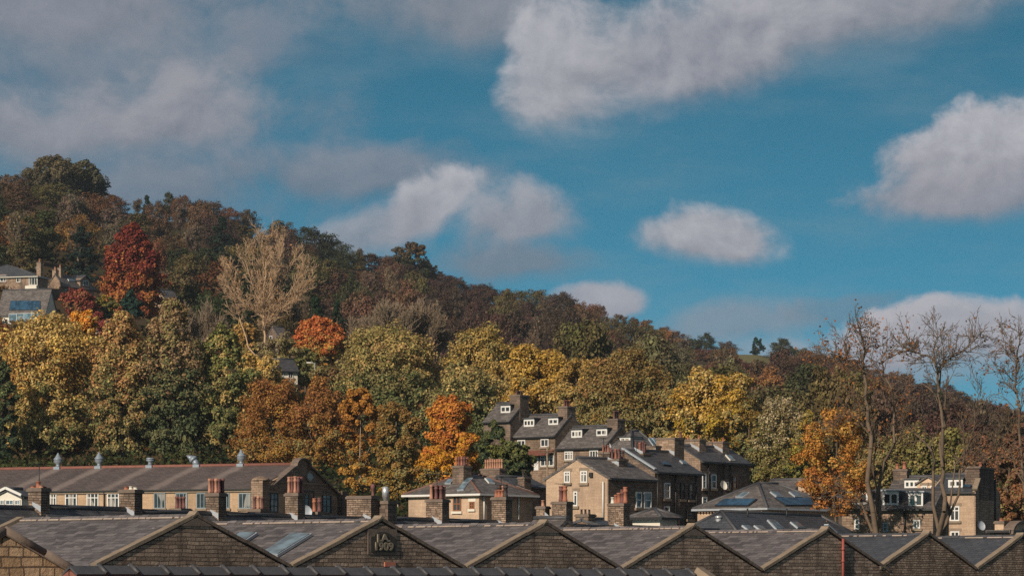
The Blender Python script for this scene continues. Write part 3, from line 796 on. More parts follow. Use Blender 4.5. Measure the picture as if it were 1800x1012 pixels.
def build_hill():
    hill_protos()
    r = np.random.default_rng(23)
    for px, top, w, shape, hue, f in FEATURE:
        D = ridge_dist(px) * f
        HILL.append([px, row(px, D), D, shape, hue, w, top])
    # fill the slope in rows, far to near
    for s in (1.0, .92, .83, .74, .65, .56, .47, .38, .29, .20, .12):
        px = -20 + r.uniform(0, 20)
        while px < 1830:
            D0 = 380 + (ridge_dist(px) - 380) * (s ** (1 / .62))
            D = D0 * r.uniform(.97, 1.03)
            if D > ridge_dist(px) * .995: D = ridge_dist(px) * .985
            sizem = r.uniform(6.5, 9.6) if px < 1000 else r.uniform(8, 12)
            w = sizem / D * F
            foot = row(px, D)
            hpx = w * r.uniform(.85, 1.45)
            hpx = min(hpx, foot - SKYTOP(px) - r.uniform(0, 9)) if foot - SKYTOP(px) > 16 else hpx * .6
            low = float(np.interp(px, LOW_PX, LOW_PY))
            ok = foot - hpx * .8 < low and foot > skyrow(px) - 2
            if s >= .99 and (px < 45 or 1296 < px < 1362): ok = False
            if s > .8 and 1290 < px < 1358: ok = False
            for (a0, b0, a1, b1) in CLEAR:
                if a0 - w * .42 < px < a1 + w * .42 and foot > b1 - 12 and foot - hpx < b1: ok = False
            if ok and any(abs(px - q[0]) < .26 * (w + q[5]) and abs(foot - q[1]) < 15 for q in HILL): ok = False
            if ok:
                k = r.choice(['round', 'dome', 'egg', 'cone', 'twig'], p=[.30, .26, .22, .03, .19])
                hue = hue_for(px, s, r)
                if k == 'cone': hue = 'deep green'
                if k == 'twig': hue = 'grey brown'
                HILL.append([px, foot, D, k, hue, w, foot - hpx])
            px += w * r.uniform(.6, .78)
    print('hill trees', len(HILL))
    # words that single each one out
    KIND = {'round': ('broadleaf_tree', 'round-crowned tree'), 'dome': ('broadleaf_tree', 'domed tree'), 'egg': ('birch_tree', 'slender tree'),
            'cone': ('conifer_tree', 'conifer'), 'twig': ('bare_tree', 'leafless tree')}
    def band(q):
        s = (baserow(q[0]) - q[1]) / (baserow(q[0]) - skyrow(q[0]))
        return 'on the skyline' if s > .97 else 'high up' if s > .74 else 'midway up' if s > .48 else 'low down'
    def zone(px): return next(z for a, b, z in ZONES if a <= px < b)
    lab = {}
    for i, q in enumerate(HILL):
        lab.setdefault((q[4], KIND[q[3]][1], band(q), zone(q[0])), []).append(i)
    words = ['first', 'second', 'third', 'fourth', 'fifth', 'sixth', 'seventh', 'eighth', 'ninth', 'tenth']
    for key, ids in lab.items():
        ids.sort(key=lambda i: HILL[i][0])
        for n, i in enumerate(ids):
            t = f'{key[0]} {key[1]} {key[2]} {key[3]}'
            if len(ids) == 2: t += ', ' + ('left' if n == 0 else 'right') + ' one of two'
            if len(ids) > 2: t += f', {words[n]} from left'
            HILL[i].append(t)
    for q in HILL:
        px, foot, D, shape, hue, w, top, label = q
        protos, pw, ph = PROTO[shape]
        cm, tm = protos[int(r.integers(4))]
        X = wx(px, D); z = ground(X, D) - .4
        e = empty(KIND[shape][0], (X, D, z), r.uniform(0, 6.28), label, 'tree', 'autumn trees on the wooded hillside')
        sx = w / F * D / pw; sz = max(.5, (wz(top, D) - z) / ph)
        e.scale = (sx, sx * r.uniform(.9, 1.1), sz)
        c = link('crown', cm, e); link('trunk', tm, e)
        col = np.array(HUES[hue]) * r.uniform(.72, 1.08) * r.uniform(.93, 1.07, 3)
        c.color = (*col, 1)

def undergrowth():
    """brambles and saplings that cover the ground between the trees: nobody could count them"""
    r = np.random.default_rng(3)
    def patch(n, pick, size, leaf, pal, per):
        P0, T0 = [], []
        for i in range(n):
            X, Y, s = pick()
            z = ground(X, Y)
            d = r.normal(size=(per, 3)); d /= np.linalg.norm(d, axis=1, keepdims=True); d[:, 2] = abs(d[:, 2])
            C = np.array([X, Y, z]) + d * np.array([1.3, 1.3, 1.0]) * size * s * r.uniform(.5, 1.1, (per, 1))
            P, Q = leaf_quads(C, d + r.normal(scale=.5, size=(per, 3)), leaf, r)
            P0.append(P); T0.append(pal_tint(r, pal, 1) * r.uniform(.6, 1.4, (per, 1)) * np.ones((1, 3)))
        P = np.concatenate(P0); T = np.concatenate(T0)
        return P, np.arange(len(P)).reshape(-1, 4), T
    def on_hill():
        px = r.uniform(-60, 1860) if r.random() < .8 else r.choice([r.uniform(-420, -60), r.uniform(1860, 2150)]); s = r.uniform(.03, 1.0)
        if 1296 < px < 1362 and s > .9: s = .5
        D = 380 + (ridge_dist(px) - 380) * s ** (1 / .62)
        return wx(px, D), D, .6 + D / 900
    P, Q, T = patch(3200, on_hill, 1.25, .36, [(3, (.11, .065, .035)), (2, (.09, .075, .03)), (2, (.06, .06, .026)), (2, (.16, .08, .03))], 22)
    o = link('undergrowth', mesh_np('undergrowth', P, Q, M['leaf'], T)); tag(o, 'brown and green undergrowth between the trees of the hillside', 'undergrowth', kind='stuff')
    def belt():
        px = r.uniform(-40, 1860)
        D = r.uniform(362, 400) if px < 1000 else r.uniform(345, 395)
        if 590 < px < 760: D = r.uniform(268, 395)
        elif 560 < px < 900: D = r.uniform(335, 395)
        return wx(px, D), D, r.uniform(.6, 1.3)
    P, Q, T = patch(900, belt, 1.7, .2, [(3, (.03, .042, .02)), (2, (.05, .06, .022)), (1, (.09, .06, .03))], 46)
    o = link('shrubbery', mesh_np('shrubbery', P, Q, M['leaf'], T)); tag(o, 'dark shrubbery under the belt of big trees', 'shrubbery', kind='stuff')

def skyline_specials():
    # twin-domed tree at the left, flat-topped tree, small bare trees, lone pine
    tree('broadleaf_tree', 'great twin-domed dark tree standing proud on the left skyline', 'tree', 92, 272, 346, 96, [(1, (.115, .09, .05)), (1, (.09, .075, .045))], [(1, (.07, .062, .038))],
         D=872, shape='dome', smooth=True, nleaf=5200, leaf=.4, nl=60, lobe=.3, gap=.05)
    tree('broadleaf_tree', 'right-hand dome of the great dark tree pair on the left skyline', 'tree', 148, 280, 350, 72, [(1, (.085, .08, .05)), (1, (.07, .068, .042))], [(1, (.055, .055, .038))],
         D=880, shape='dome', smooth=True, nleaf=4200, leaf=.4, nl=50, lobe=.3, gap=.05)
    tree('broadleaf_tree', 'tall flat-topped dark tree rising above the middle skyline', 'tree', 722, 424, 488, 66, [(1, (.10, .066, .038)), (1, (.075, .06, .034))], [(1, (.04, .045, .026))],
         D=1020, shape='dome', nleaf=3000, leaf=.42, nl=46, lobe=.27, gap=.25, hollow=.35)
    tree('broadleaf_tree', 'small open dark tree leaning beside the tall flat-topped one', 'tree', 762, 468, 500, 34, [(1, (.07, .055, .04))], [(1, (.045, .045, .03))], D=1060, shape='dome', nleaf=500, leaf=.34, nl=22, lobe=.26, gap=.3)
    tree('pine_tree', 'lone teal-green pine standing beside the hilltop field', 'tree', 1331, 592, 626, 30, [(1, (.02, .05, .04))], [(1, (.018, .04, .032))], D=1330, shape='dome', nleaf=900, leaf=.42, nl=22, lobe=.27, gap=.3, hollow=.25)
    for (px, top, wd, lbl) in ((628, 432, 26, 'small round-headed leafless tree on the skyline above the orange maple'), (652, 442, 30, 'spreading leafless tree on the skyline beside the round-headed one'),
                               (12, 305, 12, 'tiny leafless sapling on the bare heath at the skyline'),):
        D = ridge_dist(px) * 1.0
        segs = [[], [], []]; X = wx(px, D); z = ground(X, D) - .3
        H = wz(top, D) - z
        e = empty('bare_tree', (X, D, z), 0, lbl, 'tree')
        grow(rng, segs, np.zeros(3), np.array([0, 0, 1.]), H * .7, .22, 0, 3, (4, 3, 1), .7, .1, .6, .12, 4)
        V, Q = limb_tubes(segs[0] + segs[1], 4); link('trunk', mesh_np('trunk', V, Q, M['bark'], smooth=True), e)
        V, Q = limb_tubes([(a, b, max(r, .05), max(q, .045)) for a, b, r, q in segs[2]], 3); link('branches', mesh_np('branches', V, Q, M['bark']), e)
    # a strip of pasture that shows on the hilltop
    V, Q = [], []
    pxs = np.linspace(1270, 1390, 13); Ys = np.linspace(.93, 1.01, 5)
    for k in Ys:
        for p in pxs:
            D = ridge_dist(p) * k; X = wx(p, D); V.append((X, D, ground(X, D) + .12))
    for j in range(4):
        for i in range(12):
            a = j * 13 + i; Q.append((a, a + 1, a + 14, a + 13))
    f = link('field', mesh_np('field', V, Q, mat_plain('pasture grass', (.15, .135, .06), .95, .35, .3, spec=.05), smooth=True)); tag(f, kind='structure')

# ------------------------------------------------------------------ the big trees between the town and the hill
def front_trees():
    T = tree
    yo = [(2, OLY), (2, YEL), (1, OLV)]
    # left belt
    T('sycamore_tree', 'broad yellow-olive tree at the left end of the front belt', 'tree', 88, 548, 812, 150, [(3, OLY), (2, YEL), (1, (.32, .17, .05))], [(2, OLY), (2, OLV), (2, GRN)], D=384, shape='column', smooth=True, nleaf=15000, nl=95, lobe=.36, split=.35)
    T('maple_tree', 'orange-topped tree peeping over the broad yellow-olive tree', 'tree', 146, 543, 680, 70, [(2, (.52, .22, .03)), (1, YEL), (1, ORG)], [(2, GRN), (1, OLV)], D=410, nleaf=5000, nl=40, split=.5)
    T('sycamore_tree', 'dark green tree cut by the left edge of the photo', 'tree', 2, 640, 815, 60, [(1, DGR), (1, GRN)], [(1, DGR)], D=376, shape='column', nleaf=5000, nl=50)
    T('maple_tree', 'rust-topped bush tree below the house with the glass balcony', 'tree', 4, 566, 660, 48, [(2, (.22, .07, .03)), (1, RUS)], [(1, DGR), (1, OLV)], D=420, nleaf=3000, nl=30, split=.6)
    T('sycamore_tree', 'tall amber-olive tree second from the left in the front belt', 'tree', 214, 545, 812, 112, [(3, (.35, .20, .085)), (1, OLY), (1, OLV)], [(2, OLV), (1, (.29, .19, .08)), (1, GRN)], D=382, shape='egg', smooth=True, nleaf=12500, nl=85, lobe=.34)
    T('lime_tree', 'tall brown-topped dark green tree in the middle of the left belt', 'tree', 302, 520, 812, 116, [(3, (.26, .175, .095)), (1, OLV), (1, (.29, .18, .09))], [(3, (.075, .09, .045)), (1, (.13, .125, .06))], D=382, shape='egg', smooth=True, nleaf=14000, nl=90, lobe=.34, split=.52)
    T('sycamore_tree', 'leafy green and gold tree beside the brown birch clump', 'tree', 392, 566, 815, 108, [(2, (.19, .18, .06)), (1, OLY), (2, (.13, .14, .05))], [(2, OLV), (3, GRN), (1, OLY)], D=384, shape='egg', smooth=True, nleaf=12000, nl=80, lobe=.33, gap=.2)
    T('sycamore_tree', 'yellow tree at the foot of the tall pale bare tree', 'tree', 455, 622, 760, 96, [(3, OLY), (1, YEL)], [(2, OLY), (1, OLV)], D=398, nleaf=7500, nl=60)
    T('sycamore_tree', 'dull yellow tree glimpsed behind the stem of the bare tree', 'tree', 432, 566, 660, 60, [(2, (.27, .16, .05)), (1, OLY)], [(1, OLV)], D=492, nleaf=4200, nl=40, gap=.25)
    # birches
    br = [(3, (.26, .125, .04)), (2, (.22, .10, .04)), (1, (.30, .165, .05))]
    bl = [(2, (.28, .155, .04)), (1, (.2, .12, .045)), (1, OLV)]
    T('birch_tree', 'wide brown birch nearest the round-windowed gable', 'tree', 478, 672, 832, 140, br, bl, D=362, shape='dome', nleaf=13000, leaf=.15, nl=80, lobe=.33, bark='bark_white', split=.4)
    T('birch_tree', 'brown birch with a white stem right behind the gable', 'tree', 562, 668, 845, 110, br, bl, D=358, shape='egg', nleaf=9500, leaf=.15, nl=70, gap=.22, bark='bark_white', split=.4)
    T('birch_tree', 'weeping amber birch with a thin pale trunk', 'tree', 634, 680, 892, 78, [(2, (.36, .17, .04)), (1, (.28, .13, .04))], [(2, (.36, .2, .05)), (1, OLV)], D=318, shape='column', nleaf=9000, leaf=.14, nl=66, lobe=.3, gap=.3, bark='bark_white')
    T('birch_tree', 'olive-brown birch beside the orange maple and slate lodge', 'tree', 700, 712, 895, 90, [(2, (.22, .13, .045)), (1, OLV)], [(2, (.24, .15, .04)), (1, OLV)], D=312, shape='column', nleaf=8500, leaf=.14, nl=66, gap=.25, bark='bark_white')
    # middle
    T('maple_tree', 'round maple fiery orange on top and green below', 'tree', 559, 558, 648, 94, [(3, (.46, .15, .05)), (1, (.36, .1, .04)), (1, AMB)], [(2, (.42, .26, .06)), (2, OLV), (1, AMB)], D=455, smooth=True, nleaf=7500, nl=60, split=.42)
    T('sycamore_tree', 'big round yellow-green tree under the grey leafless thicket', 'tree', 680, 570, 728, 172, [(2, OLY), (3, (.24, .2, .075)), (1, (.36, .22, .1))], [(3, GRN), (2, OLV)], D=418, smooth=True, nleaf=15000, nl=100, lobe=.32, split=.4)
    T('sycamore_tree', 'dark gap-filling tree under the round yellow-green one', 'tree', 700, 650, 800, 110, [(1, OLV), (1, GRN)], [(2, DGR), (1, GRN)], D=400, nleaf=7000, nl=60)
    T('lime_tree', 'green tree rising behind the bright orange maple', 'tree', 812, 640, 815, 146, [(2, OLV), (1, OLY), (1, GRN)], [(3, GRN), (1, DGR)], D=388, shape='egg', nleaf=13000, nl=85)
    T('sycamore_tree', 'pale gold round tree over the green one left of the terrace', 'tree', 845, 576, 720, 130, [(3, (.29, .2, .06)), (1, OLY), (1, OLV)], [(2, OLV), (1, OLY)], D=432, nleaf=11000, nl=80, lobe=.32)
    T('maple_tree', 'bright orange maple beside the chimneys of the slate lodge', 'tree', 794, 690, 862, 92, [(3, (.42, .165, .04)), (1, (.46, .22, .04)), (1, (.36, .11, .035))], [(3, (.44, .22, .03)), (1, AMB)], D=345, shape='egg', nleaf=10000, leaf=.18, nl=70, lobe=.32, gap=.2, split=.45)
    T('maple_tree', 'low golden maple spreading over the lodge roof', 'tree', 768, 790, 880, 100, [(3, (.44, .22, .03)), (1, ORG)], [(1, (.4, .2, .03)), (1, OLV)], D=335, nleaf=6500, leaf=.18, nl=50, gap=.25)
    T('sycamore_tree', 'golden tree directly behind the top terrace house', 'tree', 944, 612, 760, 132, [(3, (.36, .22, .045)), (1, YEL), (1, OLY)], [(2, (.32, .19, .04)), (1, OLV)], D=410, nleaf=13000, nl=90, lobe=.32)
    T('sycamore_tree', 'yellow-tan tree between the pale gold and golden trees', 'tree', 890, 632, 740, 90, [(2, (.27, .18, .055)), (1, OLY)], [(1, OLV), (1, GRN)], D=425, nleaf=6500, nl=50)
    T('sycamore_tree', 'golden brown tree beside the broad olive one', 'tree', 1016, 625, 760, 92, [(2, (.30, .19, .055)), (1, OLY)], [(2, OLY), (1, OLV)], D=404, nleaf=8000, nl=60)
    T('oak_tree', 'broad olive-brown tree above the middle of the terrace', 'tree', 1102, 612, 785, 170, [(3, (.2, .135, .05)), (1, OLV), (1, (.24, .14, .055))], [(3, OLV), (1, GRN), (1, (.2, .13, .04))], D=396, shape='dome', smooth=True, nleaf=16000, leaf=.19, nl=105, lobe=.3)
    T('sycamore_tree', 'big rounded golden-yellow tree over the end of the terrace', 'tree', 1254, 662, 815, 146, [(3, (.38, .235, .045)), (2, OLY), (1, YEL)], [(2, (.32, .22, .03)), (1, OLV), (1, YEL)], D=376, nleaf=15000, nl=100, lobe=.32)
    T('sycamore_tree', 'yellowish tree tucked behind the golden-yellow one', 'tree', 1178, 684, 790, 80, [(1, (.24, .16, .06)), (1, OLV)], [(1, OLV)], D=392, nleaf=5500, nl=45, gap=.25)
    T('oak_tree', 'dark shaded tree right of the golden-yellow one', 'tree', 1310, 700, 850, 60, [(1, (.2, .125, .03)), (1, OLV)], [(2, GRN), (1, OLV)], D=372, shape='egg', nleaf=5000, nl=44)
    T('willow_tree', 'pale olive wispy tree above the solar-panelled roof', 'tree', 1372, 692, 850, 104, [(3, PAL), (1, (.22, .17, .075))], [(2, (.15, .13, .04)), (1, OLV)], D=366, shape='egg', nleaf=8500, leaf=.14, nl=70, gap=.25, hollow=.35, bark='bark_pale', forks=16)
    T('hawthorn_tree', 'green and yellow bushy tree between the pale olive and amber trees', 'tree', 1420, 726, 850, 60, [(1, (.30, .2, .04)), (1, OLV)], [(1, (.2, .16, .03)), (1, GRN)], D=362, shape='egg', nleaf=5000, nl=40)
    T('oak_tree', 'rusty amber tree in front of the two-stemmed bare tree', 'tree', 1470, 716, 905, 150, [(3, (.38, .18, .045)), (1, (.33, .13, .04)), (1, (.36, .22, .06))], [(3, (.34, .14, .04)), (1, (.3, .16, .045))], D=206, shape='round', nleaf=5200, leaf=.10, nl=80, lobe=.26, gap=.42, hollow=.25, bark='bark_dark', forks=22, rtrunk=.12)
    T('oak_tree', 'olive tree behind the dormered brown building', 'tree', 1600, 752, 880, 110, [(2, (.15, .12, .045)), (1, OLV)], [(2, OLV), (1, GRN)], D=358, nleaf=7500, nl=60, gap=.2)
    T('oak_tree', 'mossy green tree behind the forked bare tree', 'tree', 1660, 762, 900, 130, [(2, (.14, .125, .04)), (1, OLV)], [(1, GRN), (1, OLV)], D=352, nleaf=8500, nl=60, gap=.2)
    T('oak_tree', 'dim olive tree left of the dormered brown building', 'tree', 1545, 772, 900, 90, [(1, (.16, .105, .05)), (1, OLV)], [(1, OLV), (1, (.14, .09, .04))], D=350, nleaf=5500, nl=45, gap=.2)
    T('hawthorn_tree', 'russet scrub tree beside the great chimney house', 'tree', 1768, 786, 940, 74, [(2, (.2, .11, .065)), (1, RUS)], [(2, (.2, .1, .05)), (1, OLV)], D=262, nleaf=5000, leaf=.14, nl=46, gap=.25, hollow=.4, forks=14)
    T('hawthorn_tree', 'brown twiggy tree above the great chimney', 'tree', 1722, 762, 900, 70, [(2, (.15, .085, .06)), (1, RUS)], [(1, OLV), (1, DGR)], D=330, nleaf=4200, leaf=.18, nl=40, gap=.2)
    T('hawthorn_tree', 'rosy brown tree at the right edge of the photo', 'tree', 1800, 740, 930, 80, [(2, (.17, .09, .065)), (1, BRN)], [(1, BRN), (1, OLV)], D=330, nleaf=4500, leaf=.18, nl=40, gap=.2)
    T('holly_bush', 'dark green bush beside the porch of the stepped terrace', 'bush', 897, 776, 850, 78, [(2, GRN), (1, (.12, .12, .035))], [(2, DGR), (1, GRN)], D=262, nleaf=6000, leaf=.15, nl=44)
    T('holly_bush', 'small dark bush against the retaining wall of the terrace', 'bush', 868, 742, 840, 50, [(1, DGR), (1, GRN)], [(1, DGR)], D=300, nleaf=3500, leaf=.18, nl=30)
    # hillside houses' gardens
    T('copper_beech', 'tall crimson copper beech among the hillside houses', 'tree', 231, 391, 556, 104, [(3, (.15, .032, .027)), (2, (.20, .05, .03))], [(3, (.26, .085, .035)), (2, (.32, .14, .045)), (1, (.16, .036, .028))], D=575, shape='egg', smooth=True, nleaf=11000, leaf=.27, nl=95, lobe=.3, gap=.08, split=.5)
    T('yew_tree', 'small blue-green evergreen at the foot of the copper beech', 'tree', 229, 510, 556, 44, [(1, (.03, .06, .045))], [(1, (.025, .05, .04))], D=540, shape='cone', nleaf=2600, leaf=.22, nl=34)
    T('hawthorn_tree', 'yellow-green bush beside the blue-green evergreen', 'tree', 184, 518, 562, 44, [(1, (.2, .15, .03)), (1, GRN)], [(1, GRN)], D=536, nleaf=2200, leaf=.22, nl=26)
    T('cherry_tree', 'pinkish maroon tree in front of the chimneyed house', 'tree', 140, 508, 560, 62, [(2, (.2, .05, .04)), (1, (.24, .09, .05))], [(1, MAR), (1, RUS)], D=530, nleaf=2600, leaf=.22, nl=30)
    T('cherry_tree', 'dark maroon tree beside the small gable below the beech', 'tree', 166, 548, 606, 44, [(1, MAR), (1, (.2, .05, .04))], [(1, MAR)], D=470, nleaf=2200, leaf=.2, nl=26)
    T('hawthorn_tree', 'olive bush on the bank below the villa', 'tree', 60, 560, 610, 40, [(1, OLV)], [(1, GRN)], D=505, nleaf=1500, leaf=.22, nl=20)
    T('hawthorn_tree', 'green hedge bush beside the white-windowed cottage', 'tree', 535, 612, 670, 60, [(1, (.12, .12, .04)), (1, OLV)], [(1, GRN)], D=448, nleaf=2600, leaf=.2, nl=30)
    T('hawthorn_tree', 'dull green bush hiding the foot of the white-windowed cottage', 'bush', 496, 663, 722, 84, [(1, OLV), (1, (.2, .13, .06))], [(1, OLV), (1, GRN)], D=405, nleaf=3600, leaf=.18, nl=30)
    T('hawthorn_tree', 'grey-brown bush at the foot of the tall pale bare tree', 'bush', 486, 590, 650, 76, [(1, (.2, .15, .1)), (1, OLV)], [(1, OLV)], D=446, nleaf=2400, leaf=.18, nl=26, gap=.25)
    T('hawthorn_tree', 'dusky bush under the orange maple', 'tree', 575, 640, 700, 80, [(1, (.16, .1, .05)), (1, OLV)], [(1, OLV), (1, (.14, .08, .04))], D=425, nleaf=3500, leaf=.18, nl=30)
    T('conifer_tree', 'dark conifer between the bare tree and the grey thicket', 'tree', 556, 520, 600, 40, [(1, (.025, .042, .022))], [(1, (.02, .035, .02))], D=560, shape='cone', nleaf=2400, leaf=.25, nl=34)
    T('conifer_tree', 'second dark conifer under the grey thicket', 'tree', 592, 530, 600, 36, [(1, (.025, .042, .024))], [(1, (.02, .035, .02))], D=560, shape='cone', nleaf=2000, leaf=.25, nl=30)

def bare_trees():
    def finish(e, segs, leaves, bark, leafcol, lsize=.16, tw=.028):
        V, Q = limb_tubes([(a, b, r * .8, q * .8) for a, b, r, q in segs[0]], 7); link('trunk', mesh_np('trunk', V, Q, M[bark], smooth=True), e)
        S = [(a, b, max(r, tw), max(q, tw * .8)) for a, b, r, q in segs[1] + segs[2]]
        V, Q = limb_tubes(S, 4); link('branches', mesh_np('branches', V, Q, M[bark], smooth=True), e)
        if leaves:
            C = np.array([s[1] for s in segs[2]]); C = C[rng.choice(len(C), leaves)] + rng.normal(scale=.18, size=(leaves, 3))
            P, Q = leaf_quads(C, rng.normal(size=(leaves, 3)), lsize, rng)
            T = pal_tint(rng, leafcol, leaves) * rng.uniform(.7, 1.3, (leaves, 1))
            link('leaves', mesh_np('leaves', P, Q, M['leaf'], T), e)
    # the tall pale tree on the left hillside: two stems that fan upwards
    D = 470.0
    X = wx(468, D); z = ground(X, D) - .3
    e = empty('bare_tree', (X, D, z), 0, 'tall pale bare tree fanning upwards on the left hillside', 'tree')
    segs = [[], [], []]
    def at(px, py, dy=0.0): return (wx(px, D) - X, dy, wz(py, D) - z)
    lv = lambda *a: [at(*p) for p in a]
    hand_limb(rng, segs, lv((468, 645), (466, 590), (463.5, 554), (463.5, 505), (467, 460), (470, 426)), .27, .05, 0, (1, 8), 2.7, .6, .13, 3, (2, 2, 1), .06)
    hand_limb(rng, segs, lv((468, 648, 0), (436, 610, .6), (422, 565, .8), (412, 526, .6), (408, 490, 1), (398, 462, 1.5)), .17, .05, 0, (2, 8), 2.3, .6, .12, 3, (2, 2, 1), .05)
    for tip, r in (((500, 430, -1.2), .1), ((446, 428, 1.2), .1), ((520, 448, .8), .09), ((536, 478, -.8), .08), ((428, 446, -1), .08), ((486, 424, 1.0), .09), ((532, 520, .6), .07), ((396, 500, -.6), .06), ((540, 505, -1.2), .06)):
        b = at(465, 575 - 25 * rng.random())
        m = at(465 + (tip[0] - 465) * .5, 568 - (568 - tip[1]) * .48, tip[2] * .6)
        hand_limb(rng, segs, [b, m, at(*tip)], r, .04, 0, (0, 8), 2.3, .5, .15, 3, (2, 2, 1), .05)
    finish(e, segs, 1500, 'bark_pale', [(2, (.36, .2, .08)), (2, (.3, .2, .12)), (1, (.28, .15, .07))], .12, .021)
    # grey leafless thicket
    D = 462.0; n = 0
    for px, top, w, lbl in ((648, 540, 60, 'leafless grey tree at the left end of the thicket'), (690, 512, 80, 'tallest leafless grey tree in the middle of the thicket'),
                            (738, 524, 70, 'leafless grey tree beside the tallest one in the thicket'), (768, 560, 50, 'leafless grey tree at the right end of the thicket'),
                            (345, 520, 60, 'leafless tan tree left of the tall pale bare tree')):
        DD = D + n * 3; n += 1
        X = wx(px, DD); foot = 640; z = max(ground(X, DD) - .3, wz(foot, DD))
        H = wz(top, DD) - z
        e = empty('bare_tree', (X, DD, z), rng.uniform(0, 6), lbl, 'tree')
        segs = [[], [], []]
        for k in range(4):
            a = k * 1.6 + rng.uniform(0, .6)
            grow(rng, segs, np.zeros(3), np.array([math.cos(a) * .42, math.sin(a) * .42, 1.]) / 1.1, H * .62, .13, 0, 3, (4, 3, 2), .5, .1, .6, .1, 4)
        finish(e, segs, 500, 'bark_grey', [(1, (.2, .13, .08)), (1, (.17, .13, .07))], .14, .028)
    # right foreground trees, drawn limb by limb
    D = 186.0
    def start(px, py, lbl):
        X = wx(px, D); z = ground(X, D) - .3
        e = empty('bare_tree', (X, D, z), 0, lbl, 'tree')
        def L(pts, jit=.35):
            return [(wx(p[0], D) - X, (0 if i == 0 else rng.normal(scale=jit)), wz(p[1], D) - z) for i, p in enumerate(pts)]
        return e, [[], [], []], L
    kw = dict(tl=1.35, spread=.8, up=.05, maxl=3, nchild=(2, 1, 1), tr=.03)
    e, sg, L = start(1533, 960, 'tall two-stemmed bare tree with rusty leaves at its top')
    hand_limb(rng, sg, L([(1533, 985), (1532, 900), (1528, 790), (1525, 742), (1519.5, 698), (1520, 660), (1522, 619), (1511, 581), (1507, 570)]), .23, .04, 0, (3, 3), **kw)
    hand_limb(rng, sg, L([(1536, 960), (1546, 860), (1555, 812), (1569, 780), (1574, 723), (1566, 685), (1553, 657), (1547, 632), (1560, 597)]), .15, .03, 0, (3, 3), **kw)
    hand_limb(rng, sg, L([(1520, 655), (1503, 640), (1487, 632), (1473, 622), (1450, 613), (1432, 616)]), .075, .02, 0, (0, 4), **kw)
    hand_limb(rng, sg, L([(1487, 632), (1482, 600), (1480, 590)]), .04, .015, 0, (0, 3), **kw)
    hand_limb(rng, sg, L([(1522, 622), (1534, 600), (1530, 580)]), .05, .02, 0, (0, 4), **kw)
    hand_limb(rng, sg, L([(1520, 700), (1507, 696), (1496, 690)]), .06, .03, 0, (0, 1), **kw)
    hand_limb(rng, sg, L([(1549, 640), (1575, 612), (1596, 598)]), .05, .015, 0, (0, 3), **kw)
    hand_limb(rng, sg, L([(1526, 760), (1508, 735), (1488, 728), (1470, 735)]), .07, .02, 0, (0, 4), **kw)
    hand_limb(rng, sg, L([(1532, 930), (1517, 890), (1500, 865), (1480, 862), (1455, 880)]), .11, .03, 0, (0, 3), **kw)
    hand_limb(rng, sg, L([(1570, 780), (1590, 745), (1598, 720)]), .05, .02, 0, (0, 3), **kw)
    hand_limb(rng, sg, L([(1537, 945), (1542, 860), (1536, 800), (1545, 745)]), .11, .03, 0, (2, 3), **kw)
    finish(e, sg, 1500, 'bark_dark', [(3, (.30, .125, .045)), (1, (.24, .1, .04))], .055, .010)
    e, sg, L = start(1655, 962, 'tall forked bare tree with spreading twisted top limbs')
    hand_limb(rng, sg, L([(1655, 985), (1656, 900), (1657, 850), (1658, 802), (1656, 752), (1650, 698), (1647, 666), (1643.5, 644), (1635.6, 628.5), (1618, 624), (1602, 619), (1583, 603)]), .2, .025, 0, (5, 3), **kw)
    hand_limb(rng, sg, L([(1650, 690), (1652, 673), (1656, 641), (1672, 628.5), (1694, 616), (1713, 594), (1729, 581)]), .1, .02, 0, (1, 4), **kw)
    hand_limb(rng, sg, L([(1694, 616), (1712, 618), (1742, 626)]), .04, .012, 0, (0, 4), **kw)
    hand_limb(rng, sg, L([(1645, 648), (1642, 615), (1646, 590)]), .06, .015, 0, (0, 4), **kw)
    hand_limb(rng, sg, L([(1656, 641), (1658, 612), (1652, 590)]), .05, .015, 0, (0, 4), **kw)
    hand_limb(rng, sg, L([(1618, 624), (1614, 600), (1620, 588)]), .03, .012, 0, (0, 4), **kw)
    hand_limb(rng, sg, L([(1657, 820), (1663, 745), (1662, 692), (1668, 660)]), .12, .03, 0, (1, 2), **kw)
    hand_limb(rng, sg, L([(1652, 940), (1643, 825), (1637, 793), (1615, 768), (1593, 745), (1588, 725)]), .14, .025, 0, (2, 3), **kw)
    hand_limb(rng, sg, L([(1658, 940), (1676, 890), (1686, 851), (1696, 802), (1711, 761), (1716, 717), (1726, 679)]), .12, .025, 0, (2, 3), **kw)
    hand_limb(rng, sg, L([(1668, 905), (1678, 815), (1697, 795), (1712, 788), (1726, 783)]), .07, .02, 0, (1, 3), **kw)
    hand_limb(rng, sg, L([(1648, 705), (1640, 690), (1620, 672)]), .06, .03, 0, (1, 1), **kw)
    hand_limb(rng, sg, L([(1690, 830), (1694, 770), (1690, 735)]), .05, .02, 0, (0, 3), **kw)
    finish(e, sg, 420, 'bark_dark', [(2, (.3, .13, .04)), (1, (.2, .1, .05))], .05, .010)
    e, sg, L = start(1806, 960, 'bare tree cut by the right edge of the photo')
    hand_limb(rng, sg, L([(1806, 985), (1802, 880), (1800, 844), (1795, 761), (1792, 717), (1787, 679), (1790, 620), (1795, 575)]), .17, .03, 0, (3, 4), **kw)
    hand_limb(rng, sg, L([(1789, 690), (1778, 668), (1768, 650)]), .05, .015, 0, (0, 4), **kw)
    hand_limb(rng, sg, L([(1790, 650), (1782, 620), (1778, 600)]), .05, .015, 0, (0, 5), **kw)
